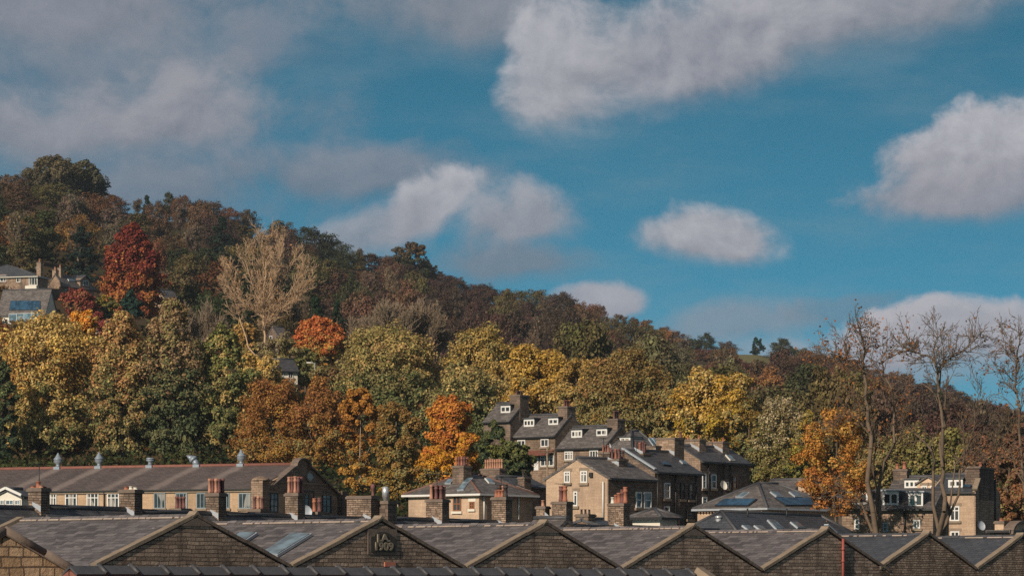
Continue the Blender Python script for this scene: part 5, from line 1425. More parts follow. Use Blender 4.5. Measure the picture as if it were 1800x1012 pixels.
# ------------------------------------------------------------------ the terrace just behind the sheds: dark rear slopes and a line of chimneys
def chimney_terrace():
    Y0, C, Bp, x0 = 135.0, .0398, 170.7, 65.0
    def pos(k):
        px = (x0 + Bp * k) / (1 + C * k); Y = Y0 * (1 + C * k); return wx(px, Y), Y
    P0, P8 = Vector(pos(0)), Vector(pos(8))
    d = (P8 - P0); step = d.length / 8; d.normalize(); ang = math.atan2(d.y, d.x)
    nrm = Vector((d.y, -d.x))          # towards the camera and to the right
    Ly = 7.0
    zr = ZC + 3.22
    labels = ['dark-roofed terrace house left of the chimney with one tall orange pot', 'dark-roofed terrace house whose chimney holds one tall orange pot', 'dark-roofed terrace house whose chimney has low stubby pots',
              'dark-roofed terrace house whose chimney holds a rank of square purple pots', 'dark-roofed terrace house whose chimney holds a rank of crowned red pots', 'terrace house with a double chimney and a pale metal cowl',
              'dark-roofed terrace house whose chimney holds six round pots', 'dark-roofed terrace house with short orange and tall dark pots', 'dark-roofed terrace house with two tall red pots and an aerial',
              'terrace house with orange pots stepping up before the tan gable house', 'end house of the dark-roofed terrace with a pale verge stone']
    for i in range(-1, 10):
        p = Vector(pos(0)) + d * step * i
        o2 = p + nrm * (Ly / 2)
        o = Vector((o2.x, o2.y, ground(o2.x, o2.y) - .4))
        e = empty('terraced_house', o, ang, labels[i + 1], 'house', 'terrace houses behind the sheds')
        H = House.__new__(House); H.a = ang; H.o = o; H.ca, H.sa = math.cos(ang), math.sin(ang); H.zb = o.z; H.e = e; H.Y = o.y; H.axis = 'x'
        H.Lx, H.Ly = step - .01, Ly; H.zr = zr - .1 - o.z + random.uniform(-.05, .05); H.ze = H.zr - 2.3
        H.walls('stone_brown'); H.gable_roof('slate_dark' if i % 3 else 'slate_grey' if i in (3,) else 'slate_dark', over=.2, verge=-.004)
        g = 2.3 / (Ly / 2)
        zb0 = H.zr - .75
        h = Ly / 2
        S = [None]
        if i == 0: H.chimney(0, h - .1, 0.57, 0.63, 857, zb0, pots=[(0, .05, .26, .1, 'plain', 'pot_orange'), (-.2, -.3, .1, .1, 'plain', 'pot_buff'), (-.2, .33, .08, .11, 'plain', 'pot_orange'), (.2, -.3, .06, .1, 'plain', 'pot_purple')])
        if i == 1: H.chimney(0, h - .1, 0.56, 0.76, 860, zb0, pots=[(0, -.3, .1, .1, 'plain', 'cream'), (0, 0, .14, .09, 'plain', 'cream'), (0, .3, .12, .11, 'plain', 'pot_orange'), (.2, -.12, .12, .11, 'plain', 'pot_purple')])
        if i == 2: H.chimney(0, h - .1, 0.59, 0.66, 866, zb0, pots=pots_row(4, .62, .1, 'square', ['pot_purple', 'pot_buff'], 'y', .03, .98, -.22) + pots_row(4, .62, .1, 'square', ['pot_purple'], 'y', .03, .98, .24))
        if i == 3: H.chimney(0, h - .1, 0.59, 0.66, 866, zb0, pots=pots_row(4, .72, .1, 'crown', ['pot_purple', 'pot_buff'], 'y', .03, .98, -.22) + pots_row(4, .74, .1, 'crown', ['pot_purple', 'pot_orange'], 'y', .03, .98, .24))
        if i == 4:
            H.chimney(.05, h + .25, .7, 1.3, 871, zb0, pots=[(.1, -.38, .55, .11, 'ball', 'pot_purple')])
            c = H.chimney(.8, h - .5, .8, .75, 880, zb0 - .4, mat='stone_soot_shade', pots=[])
            z = wz(880, H.e_world(.9, h).y) - H.zb
            MB().lathe((.8, h - .5, z), [(.13, -.02), (.13, .16), (.155, .17), (.155, .62), (.06, .66)], 12).build('cowl', M['steel'], c)
        if i == 5: H.chimney(0, h - .1, 0.66, 0.89, 877, zb0, pots=pots_row(3, .66, .12, ['crown', 'crown', 'plain'], ['pot_purple', 'pot_purple', 'pot_buff'], 'y', .05, .9, -.2) + pots_row(3, .66, .12, 'crown', ['pot_buff', 'pot_purple', 'pot_purple'], 'y', .05, .9, .22))
        if i == 6:
            H.chimney(0, h - .1, 0.66, 0.79, 873, zb0, pots=[(-.2, .3, .32, .1, 'plain', 'pot_orange'), (-.2, .1, .36, .1, 'plain', 'pot_orange'), (-.2, -.12, .34, .1, 'plain', 'pot_orange'), (-.2, -.34, .62, .12, 'crown', 'pot_dark'), (.22, .3, .62, .12, 'crown', 'pot_dark'), (.22, 0, .55, .1, 'plain', 'pot_buff')])
        if i == 7:
            c = H.chimney(0, h - .1, 0.70, 0.83, 881, zb0, mat='stone_chimney', pots=[(0, .08, .78, .12, 'crown', 'pot_purple'), (.05, -.16, .8, .12, 'crown', 'pot_orange')])
            H.chimney(-.3, h + .85, .5, .5, 889, zb0, mat='stone_chimney', pots=[(0, 0, .3, .09, 'plain', 'pot_buff')])
            z = wz(881, H.e_world(.2, h).y) - H.zb
            a = MB().tube((.45, h, z), (.45, h, z + .95), .018, k=5)
            a.tube((.45 - .75, h + .1, z + .9), (.45 + .5, h - .1, z + .86), .014, k=5)
            for q in range(7): a.tube((.45 - .7 + q * .17, h + .1 - .02 * q - .12, z + .9 - .005 * q), (.45 - .7 + q * .17, h + .1 - .02 * q + .12, z + .9 - .005 * q), .01, k=4)
            a.build('aerial', M['black'], c)
        if i == 8: H.chimney(0, h - .1, 0.70, 0.89, 884, zb0, pots=[(-.1, .38, .32, .1, 'plain', 'cream'), (0, .2, .45, .11, 'plain', 'pot_orange'), (0, .0, .55, .12, 'plain', 'pot_orange'), (.05, -.2, .72, .12, 'crown', 'pot_purple'), (.1, -.38, .85, .12, 'crown', 'pot_orange')])
        if i == 9:
            MB().beam((H.Lx + .1, 0, H.ze + .1), (H.Lx + .1, h, H.zr + .1), .3, .14).build('coping', M['coping'], e)
        if i in (0, 3, 5, 6): aerial(H, .28, h + .1, H.zr + .9 + .1 * i, .9, .5 + i)
        if i in (3, 4, 7): # small roof light
            y = h * .55; z = H.ze + g * y + .1
            f = MB().slab([(2.6, y - .5, z - .5 * g), (3.4, y - .5, z - .5 * g), (3.4, y + .3, z + .3 * g), (2.6, y + .3, z + .3 * g)], .08).build('skylight', M['lead'], e)
            MB().slab([(2.68, y - .42, z - .42 * g + .04), (3.32, y - .42, z - .42 * g + .04), (3.32, y + .22, z + .22 * g + .04), (2.68, y + .22, z + .22 * g + .04)], .03).build('pane', M['glass_sky'], f)

def extra_stacks():
    # stacks that stand on roofs hidden behind the terrace, each on the low back building it belongs to
    for (px, Y, top, w, d, pots, lbl) in (
        (317, 172, 893, .9, .7, pots_row(3, .6, .12, 'square', ['pot_purple'], 'y', .05, .9) + [(.3, .1, .36, .1, 'plain', 'pot_orange')], 'low back house with a small stack of square pots before the mill windows'),
        (454, 176, 894, .8, .8, pots_row(3, .64, .11, 'square', ['pot_purple', 'pot_buff'], 'y', .05, .9), 'low back house whose small stack stands before the left pier of the mill'),
        (557, 180, 899, 1.1, .8, [(0, .2, .72, .11, 'crown', 'pot_orange'), (0, -.2, .74, .11, 'crown', 'pot_purple')], 'low back house with two slim red pots and a satellite dish'),
        (1029, 186, 903, .8, .8, pots_row(3, .25, .09, 'plain', ['pot_dark'], 'y', .1, .9), 'low back house with the short stack in front of the tan gable')):
        H = House('back_house', lbl, 'house', px + 26, Y, 60, px - 36, px + 60, 927, 913, 'x', group=None)
        H.walls('stone_brown'); H.gable_roof('slate_dark')
        P = H.hit(px, 900, 'y', H.Ly / 2)
        H.chimney(P.x, H.Ly / 2, w, d, top, H.zr - .6, 'stone_brown', pots, lead=False)
        if px == 557:
            c = H.hit(536, 898, 'y', H.Ly / 2)
            o = MB(); n = Vector((-.55, -.8, .25)).normalized()
            o.lathe((0, 0, 0), [(.02, 0), (.2, .03), (.33, .09), (.36, .13)], 14, False)
            q = o.build('satellite_dish', M['lead'], H.e); q.location = (c.x, c.y, c.z - .05); q.rotation_euler = n.to_track_quat('Z', 'Y').to_euler()
            MB().tube((c.x, c.y + .1, c.z - .7), (c.x, c.y, c.z - .1), .025, k=6).build('dish_arm', M['steel'], H.e)

# ------------------------------------------------------------------ mill with red ridge and roof ventilators
def mill():
    H = House('weaving_mill', 'long low tan stone mill with a red ridge and round-windowed end gable', 'mill', 456, 250, 66, -170, 601, 861, 817, 'y')
    H.walls('stone_mill')
    # its wall and roof fall slightly towards the right end
    H.gable_roof('slate_mill', over=.12, verge=-.2, ridge='ridge_red', rr=.14)
    MB().box(-.12, -.004, 0, H.Ly, H.ze - .27, H.ze - .18).build('cornice', M['coping'], H.e)
    for x0, x1, style in ((-22, -2, 0), (8, 25, 0), (84, 100, 0), (115, 136, 0), (153, 174, 0), (189, 210, 0), (228, 247, 1), (271, 291, 1), (309, 330, 1), (346, 366, 1), (390, 404, 1), (420, 441, 1)):
        H.window('L', x0, 866, x1, 892 + (1 if x0 > 200 else 0), 3, 2 if style == 0 else 1, 'white' if style == 0 else 'grey_blue', lintel=False, fw=.085 if style == 0 else .06, bars=.68)
    H.pipe('L', 183, 862, 905, 'black', .06)
    # the gable end: shaped parapet, round window, two tall openings, pier
    Lx, h = H.Lx, H.Lx / 2
    Z = lambda py: H.hit(528, py, 'y', 0).z
    zr, ze = H.zr, H.ze
    prof = [(0, ze - .2), (.9, ze - .2), (h - 1.7, zr - .35)]
    for q in range(9):
        t = math.pi * (1 - q / 8); prof.append((h + math.cos(t) * 1.15, zr - .2 + math.sin(t) * .62))
    prof += [(h + 1.7, zr - .35), (Lx - .9, ze - .2), (Lx, ze - .2)]
    par = MB().prism([(0, ze - .3)] + prof + [(Lx, ze - .3)], -.06, .25, 'y').build('parapet', M['stone_brown'], H.e)
    cp = MB()
    for a, b in zip(prof[:-1], prof[1:]): cp.beam((a[0], .02, a[1] + .07), (b[0], .02, b[1] + .07), .6, .13)
    cp.build('coping', M['coping_dark'], par)
    MB().box(-.35, .75, -.45, .5, 0, ze + .55).lathe((.2, 0, ze + .55), [(.7, 0), (.6, .15), (.3, .28), (.05, .34)], 12).build('corner_pier', M['stone_brown'], H.e)
    MB().box(Lx - .8, Lx + .3, -.45, .5, 0, ze + .1).build('corner_pier', M['stone_soot_shade'], H.e)
    for px in (510, 545, 585):
        x = H.hit(px, 870, 'y', 0).x
        MB().box(x - .3, x + .3, -.1, -.003, 0, ze - .31).build('pilaster', M['stone_brown'], H.e)
    MB().box(.8, Lx - .85, -.13, -.065, Z(850), Z(847)).build('string_course', M['coping'], H.e)
    c = H.hit(545, 837, 'y', -.06)
    rw = MB(); ra, rr = .66, .37
    n = 18
    for q in range(n):
        a0, a1 = 2*math.pi*q/n, 2*math.pi*(q+1)/n
        rw.beam((c.x + math.cos(a0)*ra, -.09, c.z + math.sin(a0)*rr), (c.x + math.cos(a1)*ra, -.09, c.z + math.sin(a1)*rr), .12, .12, (0, 1, 0))
    w = rw.build('round_window', M['coping'], H.e)
    MB().poly([(c.x + math.cos(2*math.pi*q/n)*ra, -.075, c.z + math.sin(2*math.pi*q/n)*rr) for q in range(n)][::-1]).build('pane', M['glass'], w)
    for x0, x1, y0 in ((534, 551, 862), (566, 581, 863)):
        H.window('R', x0, y0, x1, 902, 2, 3, 'black', 'glass', 'coping', plane=-.005)
    H.window('R', 474, 866, 488, 900, 2, 3, 'black', 'glass', 'coping', plane=-.005)
    # ventilators along the ridge
    sc = .58
    VC = [(r * sc, q * sc) for r, q in ((.36, 0), (.26, .2), (.28, .35), (.52, .55), (.55, .95), (.62, .98), (.6, 1.05), (.38, 1.28), (.14, 1.72), (.03, 1.9))]
    VF = [(r * sc, q * sc) for r, q in ((.36, 0), (.26, .3), (.3, .45), (.55, .6), (.55, .72), (.46, .73), (.46, .78), (.55, .79), (.55, .9), (.4, 1.0))]
    def vent(px, kind):
        P = H.hit(px, 815, 'x', h)
        y, z = P.y, zr
        b = MB().box(h - .27, h + .27, y - .27, y + .27, z - .4, z + .18).build('roof_ventilator', M['zinc'], H.e)
        v = MB(); z += .18
        if kind == 'cone': v.lathe((h, y, z), VC, 14)
        elif kind == 'flat': v.lathe((h, y, z), VF, 14)
        else:
            v.tube((h, y, z - .05), (h, y + .3, z + .32), .22, .24, 12); v.tube((h, y + .27, z + .3), (h, y + .42, z + .45), .33, .33, 12)
            v.tube((h, y + .4, z + .42), (h, y + .95, z + .7), .3, .03, 12)
        v.build('cowl', M['zinc'], b)
        if kind == 'cone':
            u = MB()
            for q in range(3): u.lathe((h, y, z + sc * (.6 + q * .11)), [(.32, 0), (.35, .012), (.32, .024)], 14)
            u.build('louvre_band', M['lead'], b)
    add_streaks(M['slate_mill'], [H.hit(px, 815, 'x', h).y for px in (102, 174, 264, 347, 424)], (.30, .24, .21), .55)
    for px, kd in ((102, 'cone'), (174, 'cone'), (264, 'flat'), (347, 'tilt'), (424, 'cone')): vent(px, kd)
    MB().box(h + .5, h + 1.6, H.hit(87, 812, 'x', h).y, H.hit(49, 812, 'x', h).y, zr - .5, zr + .22).build('roof_box', M['white'], H.e)

    # white-framed gabled conservatory in front of the mill
    G = House('conservatory', 'white-framed gabled conservatory in front of the mill wall', 'conservatory', 38, 196, 62, -12, 62, 877, 860, 'x')
    G.walls('cream'); G.gable_roof('slate_dark', over=.1, verge=.1)
    for x0, x1 in ((1, 9), (11, 25), (27, 36)):
        G.window('L', x0, 878, x1, 894, 2, 2, 'white', 'glass_sky', sill=None, fw=.05)
    b = MB(); p = G.Ly / 2
    b.beam((-.16, -.1, G.ze + .08), (-.16, p, G.zr + .1), .1, .14); b.beam((-.16, p, G.zr + .1), (-.16, G.Ly + .1, G.ze + .08), .1, .14)
    b.beam((-.16, p, G.ze - .2), (-.16, p, G.zr), .07, .07); b.beam((-.16, p * .5, G.ze - .2), (-.16, p * .5, (G.zr + G.ze) / 2), .06, .06); b.beam((-.16, p * 1.5, G.ze - .2), (-.16, p * 1.5, (G.zr + G.ze) / 2), .06, .06)
    b.build('bargeboard', M['white'], G.e)

# ------------------------------------------------------------------ slate lodge with white gutters
def lodge():
    H = House('slate_lodge', 'hip-roofed slate lodge with white gutters and a brown-framed window', 'house', 842, 226, 52, 718, 936, 868, 831, 'hip')
    H.zr = wz(831, H.Y + 3) - H.zb
    H.walls('stone_tan'); H.hip_roof('slate_grey', over=.3, inset=2.6, hipmat='ridge_brown')
    H.window('L', 797, 872, 811, 898, 2, 2, 'wood', bars=.5, sill='cream'); H.window('L', 826, 881, 834, 894, 2, 2, 'wood', sill='cream')
    H.pipe('R', 851, 869, 912, 'white'); H.pipe('R', 912, 870, 912, 'white')
    for q in ([(789, 844), (796, 844), (792, 850), (784, 850)], [(822, 842), (830, 842), (823, 849), (815, 849)], [(814, 851), (822, 850), (815, 861), (805, 862)]):
        H.on_slope('L', q, 'glass_sky', 'lead', 'skylight')
    H.on_slope('R', [(853, 842), (862, 843), (868, 850), (859, 849)], 'glass_sky', 'white', 'skylight')
    P = H.hit(812, 840, 'x', H.Lx * .25)
    H.chimney(P.x, P.y, .85, .95, 818, H.ze, 'stone_soot_shade', pots_row(4, .6, .11, 'crown', ['pot_purple', 'pot_orange'], 'y', .05, .95, -.2) + pots_row(4, .6, .11, 'crown', ['pot_purple'], 'y', .05, .95, .25), lead=False)
    # rear wing, its stack with a rank of light pots
    G = House('rear_wing_house', 'dark-slated house behind the lodge whose stack holds eight buff pots', 'house', 905, 246, 52, 846, 960, 857, 838, 'x')
    G.walls('stone_soot_shade'); G.gable_roof('slate_dark')
    P = G.hit(868, 840, 'x', .6)
    G.chimney(.6, P.y, .9, 1.75, 823, G.ze - 1, 'stone_soot_shade', pots_row(8, .68, .11, 'crown', 'pot_buff', 'y', .03, .97), lead=False)
    P = G.hit(893, 850, 'y', -.2)
    G.chimney(1.0, -.1, .8, .6, 838, G.ze - 2, 'stone_soot_shade', pots_row(2, .55, .1, 'plain', 'pot_dark', 'x', .05, .7), lead=False)
    G.on_slope('R', [(905, 856), (908, 855), (938, 866), (935, 867)], 'mortar', None, 'verge_strip')

# ------------------------------------------------------------------ stepped terrace on the hillside
def hill_terrace():
    S = []
    def mk(lbl, pxc, Y, pxL, pxR, eave, ridge, wall):
        H = House('stepped_terrace_house', lbl, 'house', pxc, Y, 52, pxL, pxR, eave, ridge, 'y', group='stepped terrace houses on the hillside', zb=6.0)
        H.sooty = True
        H.walls(wall); H.gable_roof('slate_grey', over=.2, verge=.02); return H
    def stack(H, px, top, w=1.0, d=1.1, pots=()):
        P = H.hit(px, top + 20, 'x', H.Lx / 2)
        H.chimney(H.Lx / 2, max(.55, P.y), d, w, top, H.ze, 'stone_soot_shade', pots, lead=False)
    dk = ['pot_purple', 'pot_dark']
    H = mk('topmost stepped terrace house, half hidden by the green tree', 897, 306, 850, 945, 741, 708, 'stone_soot_shade')
    H.dormer(881, 714, 896, 725, 2); stack(H, 930, 694, 1.2, 1.3, pots_row(4, .4, .12, 'plain', dk, 'x'))
    H = mk('second stepped terrace house down, with the red porch roof', 976, 298, 903, 1034, 767, 728, 'stone_brown')
    H.dormer(921.5, 738, 938, 749, 3); H.dormer(964.5, 736, 980, 746, 2); stack(H, 1013, 714, 1.0, 1.2, pots_row(4, .55, .12, 'plain', ['pot_purple', 'pot_orange'], 'x'))
    H.window('L', 910, 773, 924, 786, 2, 1); H.window('L', 951, 771, 965, 785, 2, 1)
    H.window('L', 950.5, 800, 974, 819, 3, 2, bars=.7); H.door('L', 939, 803, 947, 826)
    p0, p1 = H.hit(974, 799, 'x', 0), H.hit(912, 799, 'x', 0); zt = H.hit(945, 791, 'x', 0).z
    MB().slab([(-1.0, p0.y, p0.z + .02), (-1.0, p1.y, p0.z + .02), (-.01, p1.y, zt), (-.01, p0.y, zt)], .1).build('porch_roof', M['red_tile'], H.e)
    H = mk('third stepped terrace house down, with a lit brown front', 1064, 290, 979, 1120, 787, 748, 'stone_brown')
    H.dormer(1005, 757, 1022, 768.5, 3); H.dormer(1049, 755, 1066, 765.5, 2); stack(H, 1100, 736, 1.1, 1.1, pots_row(3, .7, .13, 'plain', dk, 'x'))
    H.window('L', 993, 793, 1008, 808, 3, 2, bars=.7); H.window('L', 1037, 791, 1052, 806, 3, 1)
    H = House('stepped_terrace_house', 'hip-roofed end house of the stepped terrace with a white dormer', 'house', 1110, 284, 52, 1070, 1162, 796, 757, 'hip', group='stepped terrace houses on the hillside', zb=6.0)
    H.zr = wz(757, H.Y + 3) - H.zb
    H.walls('stone_brown'); H.hip_roof('slate_grey', over=.3, gut='black', axis='x', inset=1.9)
    for q in ([(1139, 771), (1143, 771), (1151, 781), (1147, 782)], [(1146, 771), (1150, 771), (1158, 781), (1154, 782)]):
        H.on_slope('R', q, 'glass_sky', 'lead', 'skylight')
    # white-fronted box dormer on the slope facing left
    x = .75
    A, B = H.hit(1089, 780, 'x', x), H.hit(1108, 780, 'x', x); zt = H.hit(1098, 768, 'x', x).z
    d = MB().box(x, x + 1.6, B.y, A.y, A.z - .3, zt).build('dormer', M['white'], H.e)
    w = A.y - B.y
    MB().box(x - .03, x + .02, B.y + .18, B.y + w / 2 - .06, A.z + .08, zt - .12).box(x - .03, x + .02, B.y + w / 2 + .06, A.y - .18, A.z + .08, zt - .12).build('pane', M['glass'], d)
    MB().box(x - .12, x + 1.7, B.y - .1, A.y + .1, zt + .004, zt + .08).build('dormer_roof', M['slate_dark'], d)

# ------------------------------------------------------------------ row of dark-fronted houses stepping up behind the tan gable
def tan_row():
    H = House('gable_end_house', 'tan rendered gable-end house with white windows and downpipe', 'house', 1068, 214, 54, 960, 1153, 842, 805, 'x', group=None, zb=-.5)
    H.walls('stone_tan'); H.gable_roof('slate_grey', over=.22, verge=.05)
    # side wall's shade put into the colour of a darker facing built against it
    MB().box(.02, H.Lx, -.06, -.004, 0, H.ze - .04).build('side_wall', M['stone_soot_shade'], H.e)
    H.window('L', 992.5, 828, 1003, 848, 2, 2, bars=.7); H.window('L', 1021, 827, 1033, 848, 2, 2, bars=.7); H.window('L', 1009, 863, 1016, 889, 1, 2, bars=.75)
    H.pipe('L', 1060, 846, 914, 'white')
    H.sooty = True
    H.window('R', 1117, 864, 1127, 892, 1, 2, plane=-.062); H.window('R', 1131, 864, 1144, 893, 1, 2, plane=-.062)
    P = H.hit(1086, 820, 'y', H.Ly * .38)
    H.chimney(P.x, H.Ly * .38, 1.0, .85, 806, H.ze + .2, 'stone_chimney', pots_row(3, .62, .1, 'plain', ['pot_purple', 'pot_orange'], 'y', .06, .95, -.25) + pots_row(3, .6, .1, 'plain', ['pot_purple', 'pot_dark'], 'y', .06, .95, .25))
    MB().box(-.16, -.003, H.hit(1040, 834, 'x', 0).y - .12, H.hit(1040, 834, 'x', 0).y + .12, H.hit(1040, 838, 'x', 0).z, H.hit(1040, 830, 'x', 0).z).build('alarm_box', M['black'], H.e)
    G = House('dark_fronted_house', 'dark-fronted house with a wide stack between the tan gable and the taller row end', 'house', 1151, 226, 54, 1042, 1233, 831, 791, 'x', zb=0)
    G.sooty = True
    G.walls('stone_soot_shade'); G.gable_roof('slate_dark', over=.22, verge=.05)
    for x0, y0, x1, y1, f in ((1166, 848, 1177, 876, 'white'), (1195, 848, 1203, 877, 'black'), (1210, 849, 1218, 878, 'black'), (1166, 889, 1176, 906, 'white'), (1207, 898, 1218, 912, 'black')):
        G.window('R', x0, y0, x1, y1, 1, 2, f)
    for px in (1156, 1188, 1224): G.pipe('R', px, 834, 915, 'black')
    MB().beam((-.12, -.15, G.ze + .1), (-.12, G.Ly / 2, G.zr + .14), .28, .1).build('verge_flashing', M['lead'], G.e)
    def st(K, px, top, sx, sy, pots, fy=.5, m='stone_chimney'):
        P = K.hit(px, top + 14, 'y', K.Ly * fy)
        K.chimney(P.x, K.Ly * fy, sx, sy, top, K.ze + .3, m, pots)
    st(G, 1127, 796, .95, .95, pots_row(3, .75, .1, 'plain', ['pot_purple', 'pot_orange'], 'y', .06, .9, -.2) + pots_row(2, .72, .1, 'plain', ['pot_purple'], 'y', .06, .7, .25), .45)
    st(G, 1067, 794, .7, .9, pots_row(4, .45, .1, 'plain', ['pot_purple', 'pot_orange'], 'y', .06, .9), .62)
    st(G, 1178, 769, 1.2, 1.5, [(.35, -.38, .42, .1, 'plain', 'pot_purple')], .55, 'stone_brown')
    st(G, 1147, 783, .7, .9, [], .6, 'stone_brown')
    G.on_slope('R', [(1160, 813), (1172, 814), (1178, 819), (1166, 818)], 'solar', 'black', 'skylight')
    G.on_slope('R', [(1196, 811), (1204, 812), (1208, 816), (1200, 815)], 'glass_sky', 'lead', 'skylight')
    K = House('dark_fronted_house', 'tallest dark-fronted house at the right end of the row, with two flat stacks', 'house', 1232, 246, 54, 1158, 1318, 812, 783, 'x', zb=1)
    K.sooty = True
    K.walls('stone_soot_shade'); K.gable_roof('slate_dark', over=.22, verge=.05)
    MB().prism([(.02, 0), (K.Ly - .02, 0), (K.Ly - .02, K.ze - .02), (K.Ly / 2, K.zr - .08), (.02, K.ze - .02)], -.06, -.004, 'x').build('gable_wall', M['stone_brown'], K.e)
    for x0, y0, x1, y1, f in ((1234, 832, 1240.5, 858, 'white'), (1249, 833, 1258, 858, 'white'), (1275, 846, 1280, 858, 'white'), (1287, 836, 1295, 860, 'wood'), (1234, 873, 1242, 886, 'white')):
        K.window('R', x0, y0, x1, y1, 1, 2, f, plane=-.003)
    for px in (1245, 1273, 1284): K.pipe('R', px, 815, 892, 'black')
    st(K, 1219, 772, .9, 1.6, [(0, .3, .3, .09, 'plain', 'pot_orange'), (0, -.3, .3, .09, 'plain', 'pot_orange')], .5, 'stone_brown')
    st(K, 1260, 776, .9, 1.6, [(0, .2, .3, .09, 'plain', 'pot_orange'), (0, -.35, .3, .09, 'plain', 'pot_orange')], .5, 'stone_brown')
    K.on_slope('R', [(1276, 801), (1283, 802), (1290, 809), (1283, 809)], 'glass_sky', 'cream', 'skylight')
    c = K.hit(1270, 853, 'y', -.3)
    o = MB().lathe((0, 0, 0), [(.02, 0), (.2, .03), (.32, .09), (.36, .14)], 14, False).build('satellite_dish', M['cream'], K.e)
    o.location = c; o.rotation_euler = Vector((-.1, -.95, .3)).to_track_quat('Z', 'Y').to_euler()
    aerial(H, H.Lx * .55, H.Ly / 2, H.zr + .1, 1.3, .4); aerial(G, G.Lx * .1, G.Ly * .45, G.zr + .5, 1.5, 1.2); aerial(K, K.Lx * .5, K.Ly * .5, K.zr + .6, 1.2, 2.0)
    # little hipped outhouse at the foot of the row
    Q = House('outhouse', 'little hipped outhouse with a pale front below the dark row', 'outhouse', 1160, 190, 54, 1112, 1190, 910, 894, 'hip')
    Q.zr = wz(894, Q.Y + 2) - Q.zb
    Q.walls('cream'); Q.hip_roof('slate_grey', over=.25, gut='black')

